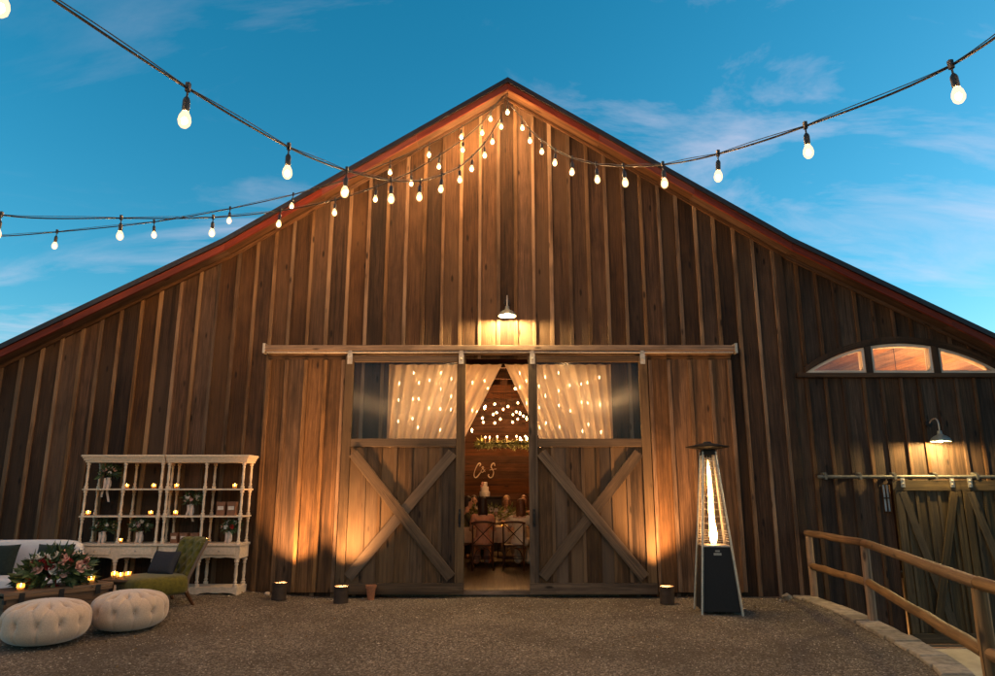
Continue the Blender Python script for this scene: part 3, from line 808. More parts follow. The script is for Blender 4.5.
def add_ribbon(r, top, length, w=.03):
    m_ = MB()
    for sx in (-1, 1):
        pts = [Vector((sx*.02+sx*.03*k/5+.012*math.sin(k*1.3+sx), -.055-.01*math.sin(k), top-length*k/5*(1 if sx > 0 else .8))) for k in range(6)]
        for a, b in zip(pts, pts[1:]):
            m_.add([a-Vector((w/2,0,0)), a+Vector((w/2,.006,0)), b+Vector((w/2,.006,0)), b-Vector((w/2,0,0)),
                    a-Vector((w/2,-.002,0)), a+Vector((w/2,.008,0)), b+Vector((w/2,.008,0)), b-Vector((w/2,-.002,0))], [(0,1,2,3),(7,6,5,4)], None, .5)
    m_.build('ribbon', M['ribbon'], r)

# ------------------------------------------------------------------ display hutches
def hutch(x, y, z, w, d, label):
    r = thing('display_hutch', (x, y, z), label, 'display hutch', 0, 'white display hutches standing side by side')
    hx_ = w/2; xs = (-hx_+.045, 0, hx_-.045); yf, yb = -d/2+.035, d/2-.035
    def slab(name, z0, z1, ov=0.0, mat='hutch'):
        m_ = MB(); m_.box(-hx_-ov+.004, hx_+ov-.004, -d/2-ov, d/2+ov*.2, z0, z1); return m_.build(name, M[mat], r, bevel=.004)
    # plinth with scalloped skirt
    m_ = MB(); m_.box(-hx_, hx_, -d/2, d/2, .085, .115)
    def scallop(x0, x1, zt, zb, n, yy, th):
        pts = [(x0, zt), (x0, zb)]
        W = (x1-x0)
        for k in range(n):
            a = x0+W*k/n
            for j in range(1, 9):
                u = j/9; pts.append((a+W/n*u, zb+(.055 if zb > .3 else .045)*abs(math.sin(PI*u))**.45*(1-.35*math.exp(-((u-.5)/.10)**2))))
            pts.append((a+W/n, zb))
        pts.append((x1, zt)); return pts
    pl = scallop(-hx_, hx_, .084, 0, 2, 0, 0); m_.ngon(pl, -d/2, -d/2+.025); m_.box(-hx_, -hx_+.025, -d/2+.026, d/2, 0, .084); m_.box(hx_-.025, hx_, -d/2+.026, d/2, 0, .084)
    m_.build('plinth', M['hutch'], r, bevel=.002)
    # lower legs
    def turned(z0, z1, rad):
        L_ = z1-z0
        return [(rad*1.35,z0),(rad*1.35,z0+.035),(rad*.8,z0+.045),(rad*1.1,z0+.07),(rad*.7,z0+.09),(rad,z0+L_*.45),(rad*.75,z1-.09),(rad*1.1,z1-.07),(rad*.8,z1-.045),(rad*1.35,z1-.035),(rad*1.35,z1)]
    for xx in xs:
        for yy in (yf, yb):
            m_ = MB(); m_.lathe(turned(.116, .505, .026), (xx, yy, 0), 12); m_.build('leg', M['hutch'], r, smooth='auto')
    # apron with drawers
    m_ = MB(); ap = scallop(-hx_+.006, hx_-.006, .70, .49, 2, 0, 0); m_.ngon(ap, -d/2+.012, -d/2+.035)
    m_.box(-hx_+.006, -hx_+.03, -d/2+.036, d/2-.01, .52, .70); m_.box(hx_-.03, hx_-.006, -d/2+.036, d/2-.01, .52, .70); m_.box(-hx_+.031, hx_-.031, d/2-.03, d/2-.01, .54, .70)
    m_.build('apron', M['hutch'], r, bevel=.002)
    for sx in (-1, 1):
        m_ = MB(); m_.box(sx*hx_/2-hx_*.38, sx*hx_/2+hx_*.38, -d/2-.002, -d/2+.011, .575, .685); dr = m_.build('drawer', M['hutch'], r, bevel=.004)
        m_ = MB(); m_.ball((sx*hx_/2, -d/2-.014, .63), .013, 8); m_.build('knob', M['galv'], dr, smooth=True)
    slab('table_top', .702, .735, .015)
    z1, z2, z3 = 1.118, 1.52, 1.985
    slab('shelf', z1, z1+.022); slab('shelf', z2, z2+.022)
    m_ = MB()
    for k, (o_, a, b) in enumerate(((.0,z3-.05,z3-.021),(.015,z3-.02,z3+.01),(.03,z3+.011,z3+.035),(.045,z3+.036,z3+.065))):
        m_.box(-hx_-o_+.005*(k<1)-.0, hx_+o_, -d/2-o_, d/2, a, b)
    if label.startswith('left'):
        for v in m_.v: v.x = min(v.x, hx_-.003)
    else:
        for v in m_.v: v.x = max(v.x, -hx_+.003)
    m_.build('cornice', M['hutch'], r, bevel=.004)
    for xx in xs:
        for yy in (yf, yb):
            m_ = MB()
            for (a, b) in ((.736, z1-.001), (z1+.023, z2-.001), (z2+.023, z3-.051)):
                m_.lathe(turned(a, b, .021), (xx, yy, 0), 12)
            m_.build('post', M['hutch'], r, smooth='auto')
    return r
hz_ = .09; hy_ = -.30; hw_ = 1.235; hd_ = .40
zax = (10.9-.0)*math.cos(TH)
hxl = -6.335+hw_/2; hxr = hxl+hw_+.012
hutch(hxl, hy_, hz_, hw_, hd_, 'left of the two distressed white hutches, nearer the white sofa')
hutch(hxr, hy_, hz_, hw_, hd_, 'right of the two distressed white hutches, behind the green chair')
T0, T1, T2 = hz_+.736, hz_+1.141, hz_+1.543
def onx(px, z):      # x on the hutch mid plane for a photo column, at height z
    d = (-.33-CAMY)*math.cos(TH)+(z-CAMH)*math.sin(TH)
    return (px-497.5)/F*d
YS = -.34
def cz(px, z, label, sc=1.0): candle((onx(px, z), YS-.05, z), label, 'votive candles on the hutches', sc)
cz(128.5, T2, 'votive candle on top shelf of left hutch, just right of the high bouquet')
cz(155.5, T2, 'votive candle at right end of top shelf of left hutch')
cz(178, T2, 'votive candle at left end of top shelf of right hutch')
cz(236, T2, 'votive candle at right end of top shelf of right hutch')
cz(90, T1, 'votive candle at left end of middle shelf of left hutch')
cz(152.5, T1, 'votive candle at right end of middle shelf of left hutch')
cz(177, T1, 'votive candle at left end of middle shelf of right hutch')
cz(122, T0, 'votive candle on table top of left hutch between two bouquets')
cz(208, T0, 'votive candle on table top of right hutch behind the green chair')
def hb(px, z, label, seed, nw=5, np_=4, rx=.13, rib=.25):
    random.seed(seed)
    r = bouquet('bouquet', (onx(px, z), YS, z), label, 'bouquet', rx, .10, 110, [('bloom_white', nw, .035), ('bloom_pink', np_, .032), ('bloom_red', 1, .028)], .24)
    add_vase(r, .17, .045); add_ribbon(r, .16, rib); tag(r, group='bouquets on the hutches')
hb(108, T2, 'bouquet with long trailing ribbon high on the left hutch top shelf', 21, 6, 4, .13, .36)
hb(191, T1, 'bouquet on middle shelf of the right hutch beside two kraft boxes', 22, 6, 4)
hb(103, T0, 'bouquet at left end of the left hutch table top', 23, 5, 4, .13, .32)
hb(140, T0, 'bouquet at right side of the left hutch table top', 24, 5, 3, .12, .30)
hb(229, T0, 'bouquet at right end of the right hutch table top', 25, 5, 4, .13, .34)
def kbox(px, z, w, h, label):
    x = onx(px, z); r = thing('gift_box', (x, YS, z), label, 'box', R(random.uniform(-4,4)), 'kraft gift boxes on the right hutch')
    m_ = MB(); m_.box(-w/2, w/2, -.05, .05, 0, h); m_.box(-w/2-.004, w/2+.004, -.054, .054, h-.05, h+.004); m_.build('box', M['kraft'], r, bevel=.002)
    m_ = MB(); m_.box(-w*.36, w*.36, -.058, -.0545, h*.42, h*.70); m_.build('paper_label', M['paper'], r)
kbox(221.5, T1, .125, .20, 'taller kraft gift box, left of the pair on the middle shelf')
kbox(232, T1, .125, .20, 'taller kraft gift box, right of the pair on the middle shelf')
kbox(175, T0, .10, .145, 'low kraft gift box, leftmost of three on the right hutch table top')
kbox(184.5, T0, .11, .145, 'low kraft gift box, middle of three on the right hutch table top')
kbox(195.5, T0, .12, .145, 'low kraft gift box, rightmost of three beside the green chair back')
random.seed(31)

# ------------------------------------------------------------------ sofa with pillows
def cushion(mb, cx_, cy_, cz_, w, d, h, nx=14, ny=10, p=4, M_=None, sag=.0, rnd=.5):
    """soft rounded block (superellipsoid grid)"""
    def sp(a, e): return math.copysign(abs(a)**e, a)
    vs = []; m, n = 14, 28
    for i in range(m+1):
        v = -PI/2+PI*i/m
        for j in range(n):
            u = 2*PI*j/n
            q = Vector((w/2*sp(math.cos(v), 2/p)*sp(math.cos(u), 2/p), d/2*sp(math.cos(v), 2/p)*sp(math.sin(u), 2/p), h/2*sp(math.sin(v), 2/p)))
            if sag: q.z += sag*(abs(2*q.x/w)**3-0.4)
            q = (M_ @ q if M_ else q)+Vector((cx_, cy_, cz_)); vs.append(q)
    fs = [(i*n+j, i*n+(j+1)%n, (i+1)*n+(j+1)%n, (i+1)*n+j) for i in range(m) for j in range(n)]
    mb.add(vs, fs, None, rnd)
sr = R(6)
sx0 = -7.05; sy0 = -1.25; sz0 = gz(-6.2,-1.2)*.8
sofa = thing('sofa', (sx0, sy0, sz0), 'white slipcovered sofa against the barn wall at far left', 'sofa', sr)
mb = MB(); cushion(mb, 0,-.02,.30, 2.1,.80,.24, p=7); mb.build('seat', M['white_cloth'], sofa, smooth=True)
mb = MB(); cushion(mb, 0,.38,.53, 2.1,.20,.66, p=7); mb.build('backrest', M['white_cloth'], sofa, smooth=True)
for s_ in (-1, 1):
    m_ = MB(); cushion(m_, s_*1.13, .03, .33, .18, .84, .42, p=6); m_.build('arm', M['white_cloth'], sofa, smooth=True)
    for y in (-.34, .36): m_ = MB(); m_.tube([(s_*1.0,y,0),(s_*1.0,y,.20)], [.02,.03], 8); m_.build('leg', M['chairw'], sofa)
def pillow(x, y, z, w, h, rz, tilt, label, mat='darkgreen', rot=0, parent=None, th=.16):
    r = thing('pillow', (x, y, z), label, 'pillow', rz, 'dark pillows on the white sofa' if mat == 'darkgreen' else None)
    m_ = MB(); n = 16
    vs = []
    for sd in (-1, 1):
        for i in range(n+1):
            for j in range(n+1):
                u, v = 2*i/n-1, 2*j/n-1
                b = ((1-u**4)*(1-v**4))**.5
                k = 1-.07*(1-abs(u)**2)*abs(v)**3; k2 = 1-.07*(1-abs(v)**2)*abs(u)**3
                vs.append(Vector((u*w/2*k2, sd*th/2*b, v*h/2*k)))
    Rm = Matrix.Rotation(tilt, 3, 'X') @ Matrix.Rotation(rot, 3, 'Y')
    vs = [Rm @ q+Vector((0,0,h/2*(abs(math.cos(rot))+abs(math.sin(rot))*.6))) for q in vs]
    N1 = (n+1)**2; fs = []
    for i in range(n):
        for j in range(n):
            a = i*(n+1)+j; fs.append((a, a+n+1, a+n+2, a+1)); fs.append((N1+a, N1+a+1, N1+a+n+2, N1+a+n+1))
    m_.add(vs, fs, None, .5); m_.build('cushion', M[mat], r, smooth=True)
    return r
sp_ = at(11, 578, -1.25)
pillow(-6.95, -1.22, sz0+.40, .50, .43, sr, R(-16), 'square dark green pillow at left on the white sofa')
pillow(-6.22, -1.16, sz0+.40, .52, .43, sr-.1, R(-16), 'dark green pillow behind the trunk flowers, right end of the sofa')

# ------------------------------------------------------------------ trunk table
A_ = Vector((-5.67, -2.85, 0)); B_ = Vector((-5.00, -1.85, 0)); tv = (B_-A_); tl = tv.length; ta = math.atan2(tv.y, tv.x)
tk = thing('wooden_trunk', ((A_+B_)/2).to_tuple(), 'old wooden trunk used as a coffee table behind the cream poufs', 'trunk', ta)
mb = MB(); td = .52
for i in range(3):
    mb.box(-tl/2+.02, tl/2-.02, .0, .02, .03+.12*i, .147+.12*i); mb.box(-tl/2+.02, tl/2-.02, td-.02, td, .03+.12*i, .147+.12*i)
    mb.box(-tl/2+.0, -tl/2+.019, .0, td, .03+.12*i, .147+.12*i); mb.box(tl/2-.019, tl/2, .0, td, .03+.12*i, .147+.12*i)
mb.box(-tl/2+.02, tl/2-.02, .021, td-.021, .03, .05)
mb.build('box_side', M['trunkw'], tk, bevel=.003)
mb = MB()
for i in range(4): mb.box(-tl/2-.02, tl/2+.02, -.02+.14*i, .117+.14*i, .42, .452)
mb.box(-tl/2-.015, tl/2+.015, -.018, -.003, .375, .418)
mb.build('lid', M['trunkw'], tk, bevel=.004)
for x in (-tl*.36, 0, tl*.36): mb = MB(); mb.box(x-.03, x+.03, -.026, -.0185, .33, .44); mb.build('hasp', M['black'], tk)
for x in (-tl/2-.004, tl/2-.02): 
    for z in (.03, .33): mb = MB(); mb.box(x, x+.024, -.006, .05, z, z+.05); mb.build('corner_iron', M['black'], tk)
def trk(u, v): # point on the trunk lid; u along 0..1 from the left corner, v back 0..1
    p = A_+tv*u+Vector((-tv.y, tv.x, 0)).normalized()*td*v; return p
random.seed(77)
p = trk(.52, .45)
ar = bouquet('flower_arrangement', (p.x, p.y, .452), 'large low arrangement of roses and dark leaves on the wooden trunk', 'flowers', .43, .25, 560,
             [('bloom_pink', 12, .066), ('bloom_white', 10, .058), ('bloom_red', 8, .05)], .19, rz0=ta-.25, ry=.20, sag=.12, Ls=(.09,.20))
mb = MB(); mb.lathe([(.07,0),(.075,.008),(.02,.02),(.018,.07),(.09,.10),(.11,.15),(.10,.15),(.08,.11),(.001,.09)], n=20)
mb.lathe([(.05,0),(.052,.006),(.014,.015),(.012,.05),(.06,.08),(.075,.12),(.065,.12),(.001,.07)], (-.26,-.02,0), 18)
mb.build('compote', M['redglass'], ar, smooth='auto')
p = trk(.17, .25); candle((p.x, p.y, .452), 'lone votive candle at the left end of the wooden trunk', 'votive candles by the sofa', 1.15)
p = trk(.84, .25); candle((p.x, p.y, .452), 'votive candle at the right end of the trunk beside the flowers', 'votive candles by the sofa', 1.15)

# small stool table behind
st = at(124, 574, -1.55); stx, sty, stz = st.x, -1.55, .40
stl = thing('side_table', (stx, sty, 0.06), 'small rustic side table holding three candles near the green chair', 'side table', R(5))
mb = MB(); 
for i in range(3): mb.box(-.24, .24, -.14+.094*i, -.05+.094*i, .37, .40)
mb.build('table_top', M['trunkw'], stl, bevel=.003)
mb = MB(); mb.box(-.2,.2,-.012,.012,.32,.369); mb.build('apron', M['trunkw'], stl)
mb = MB(); mb.tube([(-.17,0,.10),(.17,0,.10)], .012, 8); mb.build('stretcher', M['trunkw'], stl)
for sx in (-1, 1):
    for sy in (-1, 1):
        m_ = MB(); m_.beam((sx*.20, sy*.12, 0), (sx*.16, sy*.08, .369), .03, .03); m_.build('leg', M['trunkw'], stl)
for dx, dy, lb in ((-.15,.04,'left'), (.02,.07,'back right'), (-.01,-.07,'front')):
    candle((stx+dx, sty+dy, .462), f'{lb} one of three votive candles on the small side table', 'votive candles by the sofa', 1.1)

# ------------------------------------------------------------------ poufs
def pouf(x, y, label, rz, R0=.455, H=.42):
    r = thing('pouf', (x, y, gz(x, y)), label, 'pouf', rz, 'round tufted cream poufs on the gravel')
    m_ = MB(); nu, nv = 192, 72; vs = []; nb = 12
    def sp(a, e): return math.copysign(abs(a)**e, a)
    btn = []
    for k in range(nb):
        a = 2*PI*k/nb; btn.append((a, .62)); btn.append((a+PI/nb, .02))
    for j in range(nv+1):
        v = -PI/2+PI*j/nv; cv, sv = sp(math.cos(v), .62), sp(math.sin(v), .80)
        for i in range(nu):
            u = 2*PI*i/nu
            rr = R0*cv; z = H/2+H/2*sv
            d = 0
            s_ = v/(PI/2)
            for (ba, bs) in btn:
                du = (u-ba+PI) % (2*PI)-PI
                q = (du*R0*max(cv,.5))**2+((s_-bs)*.30)**2
                if q < .02: d += .034*math.exp(-q/.0008)+.010*math.exp(-q/.005)
            if s_ > -.75:      # pleats run from button to button
                ph = abs(((u*nb/(2*PI)+.5) % 1)-.5)/nb*2*PI*R0
                wv = smst(.02, .12, abs(s_-.0)) if s_ < .62 else 1
                if s_ >= .60: d += .010*math.exp(-(ph/.012)**2)*smst(1.0,.75,s_)
                elif s_ > .0:
                    f_ = (s_)/.62
                    ph2 = abs((((u*nb/(2*PI))-.5*(1-f_)+.5) % 1)-.5)/nb*2*PI*R0; ph3 = abs((((u*nb/(2*PI))+.5*(1-f_)+.5) % 1)-.5)/nb*2*PI*R0
                    d += .009*(math.exp(-(ph2/.010)**2)+math.exp(-(ph3/.010)**2))
                else:
                    ph4 = abs((((u*nb/(2*PI))-.5+.5) % 1)-.5)/nb*2*PI*R0
                    d += .010*math.exp(-(ph4/.012)**2)*smst(-.75,-.3,s_)
            n_ = Vector((cv*math.cos(u), cv*math.sin(u), sv*.9)).normalized()
            bulge = 1+.012*math.sin(3*u+1)
            vs.append(Vector((rr*math.cos(u)*bulge, rr*math.sin(u)*bulge, z))-n_*d)
    fs = [(j*nu+i, j*nu+(i+1)%nu, (j+1)*nu+(i+1)%nu, (j+1)*nu+i) for j in range(nv) for i in range(nu)]
    m_.add(vs, fs, None, .5); m_.build('upholstery', M['cream'], r, smooth=True)
    m_ = MB()
    for (ba, bs) in btn:
        v = bs*PI/2; cv, sv = sp(math.cos(v), .62), sp(math.sin(v), .80)
        n_ = Vector((cv*math.cos(ba), cv*math.sin(ba), sv*.9)).normalized()
        c = Vector((R0*cv*math.cos(ba), R0*cv*math.sin(ba), H/2+H/2*sv))-n_*.046
        m_.ball(c, .011, 8)
    m_.build('button', M['cream'], r, smooth=True)
pouf(-4.93, -11.2+7.98, 'cream tufted round pouf at the bottom left corner, nearer the camera', .1, .435, .45)
pouf(-4.42, -11.2+8.74, 'cream tufted round pouf beside the green chair', .35, .43, .44)

# ------------------------------------------------------------------ green slipper chair
chx, chy = -4.66, -1.30
fdir = R(-132)      # facing direction angle (front of the chair)
ch = thing('slipper_chair', (chx, chy, gz(chx, chy)*.6), 'olive green tufted slipper chair beside the white hutches', 'chair', fdir+PI/2)   # local -Y is the front
ch.scale = (1.13, 1.13, 1.0)
mb = MB(); cushion(mb, 0,-.05,.325, .68,.68,.27, p=5); mb.build('seat', M['green'], ch, smooth=True)
mb = MB(); n1, n2 = 44, 52; vs = []
def backpt(u, v, side):
    # u -1..1 across, v 0..1 up, leaning back, gently curved round the sitter
    w = .27+.06*v; x = u*w; lean = .26*(.30+v*.7); y = .20+lean-.05*(u*u)
    z = .40+.53*v-(.02*u*u if v > .9 else 0)
    th = .055*(1-abs(u)**6)**.5*(1-abs(2*v-1)**10)**.5
    if side:
        du = (u*3) ; dv = v*5
        q = math.cos(PI*du)*math.cos(PI*dv); tuft = .022*max(0, (abs((du+dv)%2-1)*0+ .5+.5*math.cos(PI*(du+dv)))*(.5+.5*math.cos(PI*(du-dv))))**1.2
        y -= th - tuft*1.6 + .0
    else: y += th
    return Vector((x, y, z))
for side in (1, 0):
    for j in range(n2+1):
        for i in range(n1+1): vs.append(backpt(2*i/n1-1, j/n2, side))
N1 = (n1+1)*(n2+1); fs = []
for j in range(n2):
    for i in range(n1):
        a = j*(n1+1)+i; fs.append((a, a+1, a+n1+2, a+n1+1)); fs.append((N1+a, N1+a+n1+1, N1+a+n1+2, N1+a+1))
mb.add(vs, fs, None, .5); bk = mb.build('backrest', M['green'], ch, smooth=True)
mb = MB()
for i in range(-3, 4):
    for j in range(0, 6):
        if (i+j) % 2 == 0 and abs(i) < 3 and 0 < j < 5: mb.ball(backpt(i/3, j/5, 1), .012, 8)
mb.build('button', M['green'], bk, smooth=True)
for s_ in (-1, 1):
    m_ = MB(); m_.tube([Vector((s_*.285, .22, .22)), backpt(s_*1.0, .0, 0)+Vector((s_*.02,.01,0)), backpt(s_*1.0, .5, 0)+Vector((s_*.02,.01,0)), backpt(s_*1.0, .97, 0)+Vector((s_*.02,.01,0))], .02, 8); m_.build('back_frame', M['trunkw'], ch, smooth='auto')
    m_ = MB(); m_.tube([(s_*.27,-.31,.0),(s_*.26,-.30,.25)], [.016,.028], 10); m_.build('leg', M['chairw'], ch)
    m_ = MB(); m_.tube([(s_*.27,.36,.0),(s_*.265,.22,.26)], [.016,.028], 10); m_.build('leg', M['chairw'], ch)
lp = Matrix.Rotation(fdir+PI/2, 3, 'Z') @ Vector((-.06, .06, 0))
pillow(chx+lp.x+.03, chy+lp.y, .455, .44, .34, fdir+PI/2+.42, R(-24), 'charcoal rectangular pillow leaning on the green chair', 'charcoal', 0, th=.14)

# ------------------------------------------------------------------ curtains and the bulbs added to backlight them
def curtain(xo, xc, Y, label, seed):
    rs = random.Random(seed); sg = 1 if xc > xo else -1
    r = thing('curtain', (xo, Y, 3.72), label, 'curtain', 0, 'sheer curtains in the barn doorway')
    nu, nv = 110, 50; vs = []
    for j in range(nv+1):
        v = j/nv; z = 3.70-3.45*v
        # inner edge sweeps aside to a tie at about 1.3 m, then hangs
        tie = min(1, v/.88); xin = xc+(xo+sg*.5-xc)*tie
        xout = xo
        for i in range(nu+1):
            u = i/nu; x = xout+(xin-xout)*u
            amp = .030+.045*tie
            uu = u+.10*math.sin(u*5+seed)*(1-u)*u
            y = amp*math.sin(uu*2*PI*11+1.2*math.sin(v*3+u*4))+.3*amp*math.sin(uu*2*PI*23+v*2)
            vs.append(Vector((x-xo, y, z-3.72)))
    fs = [(j*(nu+1)+i, j*(nu+1)+i+1, (j+1)*(nu+1)+i+1, (j+1)*(nu+1)+i) for j in range(nv) for i in range(nu)]
    m_ = MB(); m_.add(vs, fs, None, .5); m_.build('fabric', M['curtain'], r, smooth=True)
    m_ = MB(); m_.tube([(-sg*.02,0,0),(xc-xo+sg*.03,0,0)], .012, 8); m_.build('rod', M['black'], r)
    return r
curtain(-1.95, .08, .32, 'sheer blush curtain swept to the left of the doorway', 3)
curtain(2.02, .12, .32, 'sheer blush curtain swept to the right of the doorway', 8)
def curtain_backlight(x0, x1, Y, label, seed):  # bulb strands added behind the curtains to light the fabric from inside
    rs = random.Random(seed)
    r = thing('curtain_backlight_bulbs', (x0, Y, 3.7), label, 'added backlight', 0, 'bulb strands added behind the curtains')
    c, n = MB(), 9
    c.tube([(0,0,0),(x1-x0,0,0)], .004, 5)
    for i in range(n):
        x = (x1-x0)*(i+.5)/n+rs.uniform(-.05,.05); zz = -rs.uniform(1.0, 1.5)
        c.tube([(x,0,0),(x,.01,zz)], .002, 4)
        z = -rs.uniform(.1,.35)
        while z > zz:
            m_ = MB(); m_.ball((x, -.004, z), .011, 6, (1,1,2.8)); m_.build('bulb', M['curtain_backlight'], r); z -= rs.uniform(.22,.5)
    c.build('cable', M['cable'], r)
curtain_backlight(-1.75, -.15, .55, 'small warm bulbs added behind the left curtain to backlight it', 1)
curtain_backlight(.25, 1.85, .55, 'small warm bulbs added behind the right curtain to backlight it', 2)

# ------------------------------------------------------------------ indoor lights
def pd_in(zx, zy, Y): return at(460+zx*.1923, 370+zy*.1923, Y)
cl = [(145,95),(287,97),(132,190),(181,177),(250,190),(301,172),(86,215),(173,232),(190,222),(275,232),(293,218),(117,250),(121,273),(181,276),(210,256),(274,272),(300,256),(225,205),(330,240)]
root = thing('bulb_cluster', (0,6,5.5), 'cluster of bare warm bulbs hanging from the beams inside the barn', 'pendant lights')
cb = MB(); O2 = Vector((0,6,5.5)); rs = random.Random(5)
for (a, b) in cl:
    Y = 5.2+rs.uniform(0, 1.9) if b > 120 else 4.4
    p = pd_in(a, b, Y); m_ = MB(); m_.ball(p, .030, 8, (1,1,1.2)); b_ = m_.build('bulb', M['bulb_in'], root, O2, smooth=True); m_ = MB(); m_.ball(p, .012, 6); m_.build('filament', M['core_in'], b_, O2, smooth=True)
    cb.tube([p+Vector((0,0,.04)), p+Vector((0,0,.09))], .014, 6); cb.tube([p+Vector((0,0,.09)), Vector((p.x+rs.uniform(-.1,.1), p.y, 5.2))], .003, 4)
cb.build('cord', M['cable'], root, O2)
g0 = pd_in(240, 385, 4.6)
gr = thing('greenery_chandelier', g0.to_tuple(), 'hanging greenery chandelier ringed with candle bulbs inside the barn', 'chandelier')
mb = MB(); ring = [(.62*math.cos(2*PI*k/24), .30*math.sin(2*PI*k/24), 0) for k in range(25)]; mb.tube(ring, .015, 6); 
for k in (0, 8, 16): mb.tube([ring[k], (0,0,.9)], .003, 4)
mb.tube([(0,0,.9),(0,0,2.4)], .004, 4); mb.build('ring', M['black'], gr)
mb = MB()
for i in range(520):
    a = random.random()*2*PI; p = Vector((.62*math.cos(a), .30*math.sin(a), random.uniform(-.06,.06)))
    mb.leaf(p, (random.uniform(-1,1)+.5*math.cos(a), random.uniform(-1,1), random.uniform(-1.1,.6)), random.uniform(.07,.18), random.uniform(.02,.045), random.random())
mb.build('foliage', M['leafy'], gr)
for i, a in enumerate((132,154,193,244,294,318,340,362)):
    q = pd_in(a, (355,355,352,352,350,368,350,362)[i], 4.6-.25+.1*(i%3))-g0
    m_ = MB(); m_.ball(q+Vector((0,0,.02)), .018, 8, (1,1,1.8)); b_ = m_.build('candle_bulb', M['bulb_in'], gr, smooth=True); m_ = MB(); m_.ball(q+Vector((0,0,.02)), .007, 6); m_.build('filament', M['core_in'], b_, smooth=True)
    m_ = MB(); m_.tube([q+Vector((0,0,-.12)), q+Vector((0,0,-.015))], .012, 6); m_.build('candle_sleeve', M['wax'], gr)

# room light in the right wing
rw = thing('pendant_lamp', (5.7, 1.0, 3.05), 'bare bulb pendant inside the right wing behind the arched windows', 'pendant lamp')
mb = MB(); mb.tube([(0,0,.05),(0,0,2.2)], .005, 5); mb.build('cord', M['cable'], rw)
mb = MB(); mb.ball((0,0,0), .07, 10); mb.build('bulb', M['bulb_wing'], rw, smooth=True)

rw2 = copy_tree(rw); rw2.location = (7.3, 1.2, 2.95); rw['label'] = 'bare bulb pendant in the right wing behind the left arched pane'; rw2['label'] = 'bare bulb pendant in the right wing behind the middle and right arched panes'
rw['group'] = rw2['group'] = 'pendants in the right wing'
# ------------------------------------------------------------------ inside: sign, cake, table, chairs, guests
def stroke(mb, pts, x0, z0, s_, w=.016, y=7.97):
    P = catmull([Vector((x0+a*s_, y, z0+b*s_)) for a, b in pts], 6); n = len(P)
    mb.tube(P, [w*(.55+.6*abs(math.sin(PI*i/(n-1)*1.7+.4))) for i in range(n)], 6, rnd=.5)
o0 = pd_in(70, 560, 7.97); o1 = pd_in(70, 485, 7.97); hgt = (o1-o0).length
sg = thing('wall_sign', o0.to_tuple(), 'cream script monogram sign on the plank wall behind the guests', 'sign')
m_ = MB(); stroke(m_, [(.42,.78),(.50,.92),(.42,1.0),(.28,.88),(.12,.55),(.04,.22),(.10,.02),(.24,.04),(.40,.22),(.5,.36)], o0.x, o0.z, hgt); m_.build('letter_C', M['linen'], sg, o0, smooth=True); 
m_ = MB(); stroke(m_, [(.96,.40),(.80,.60),(.72,.70),(.80,.76),(.84,.68),(.70,.52),(.66,.42),(.74,.36),(.86,.44),(.94,.56)], o0.x-.05, o0.z, hgt, .010); m_.build('ampersand', M['linen'], sg, o0, smooth=True)
m_ = MB(); stroke(m_, [(1.5,.80),(1.46,.98),(1.32,.94),(1.24,.74),(1.34,.56),(1.42,.36),(1.34,.08),(1.16,.0),(1.04,.14),(1.10,.24)], o0.x, o0.z, hgt); stroke(m_, [(1.12,.52),(1.3,.56),(1.62,.60)], o0.x, o0.z, hgt, .008); m_.build('letter_S', M['linen'], sg, o0, smooth=True)
ct = at(487, 508, 6.9); 
tb = thing('cake_table', (ct.x+.05, 6.9, .1), 'black draped cake stand table against the back wall', 'table')
mb = MB(); mb.box(-.33,.33,-.3,.3,.0,1.30); mb.build('drape', M['charcoal'], tb, bevel=.02)
mb = MB(); mb.box(-.35,.35,-.32,.32,1.301,1.33); mb.build('tabletop', M['black'], tb)
ck = thing('wedding_cake', (ct.x-.06, 6.85, 1.43), 'white tiered cake on the black cake table', 'cake')
z = 0
for (rr, h) in ((.13,.13),(.10,.12),(.065,.11)):
    m_ = MB(); m_.lathe([(rr,z),(rr+.003,z+h*.5),(rr,z+h-.01),(rr-.012,z+h),(.001,z+h)], n=20); m_.build('tier', M['white_cloth'], ck, smooth='auto'); z += h+.001
m_ = MB(); [rose(m_, (.07*math.cos(k), -.06, .05+.07*k), .035, (0,-1,.2)) for k in range(5)]; m_.build('sugar_flower', M['bloom_pink'], ck)

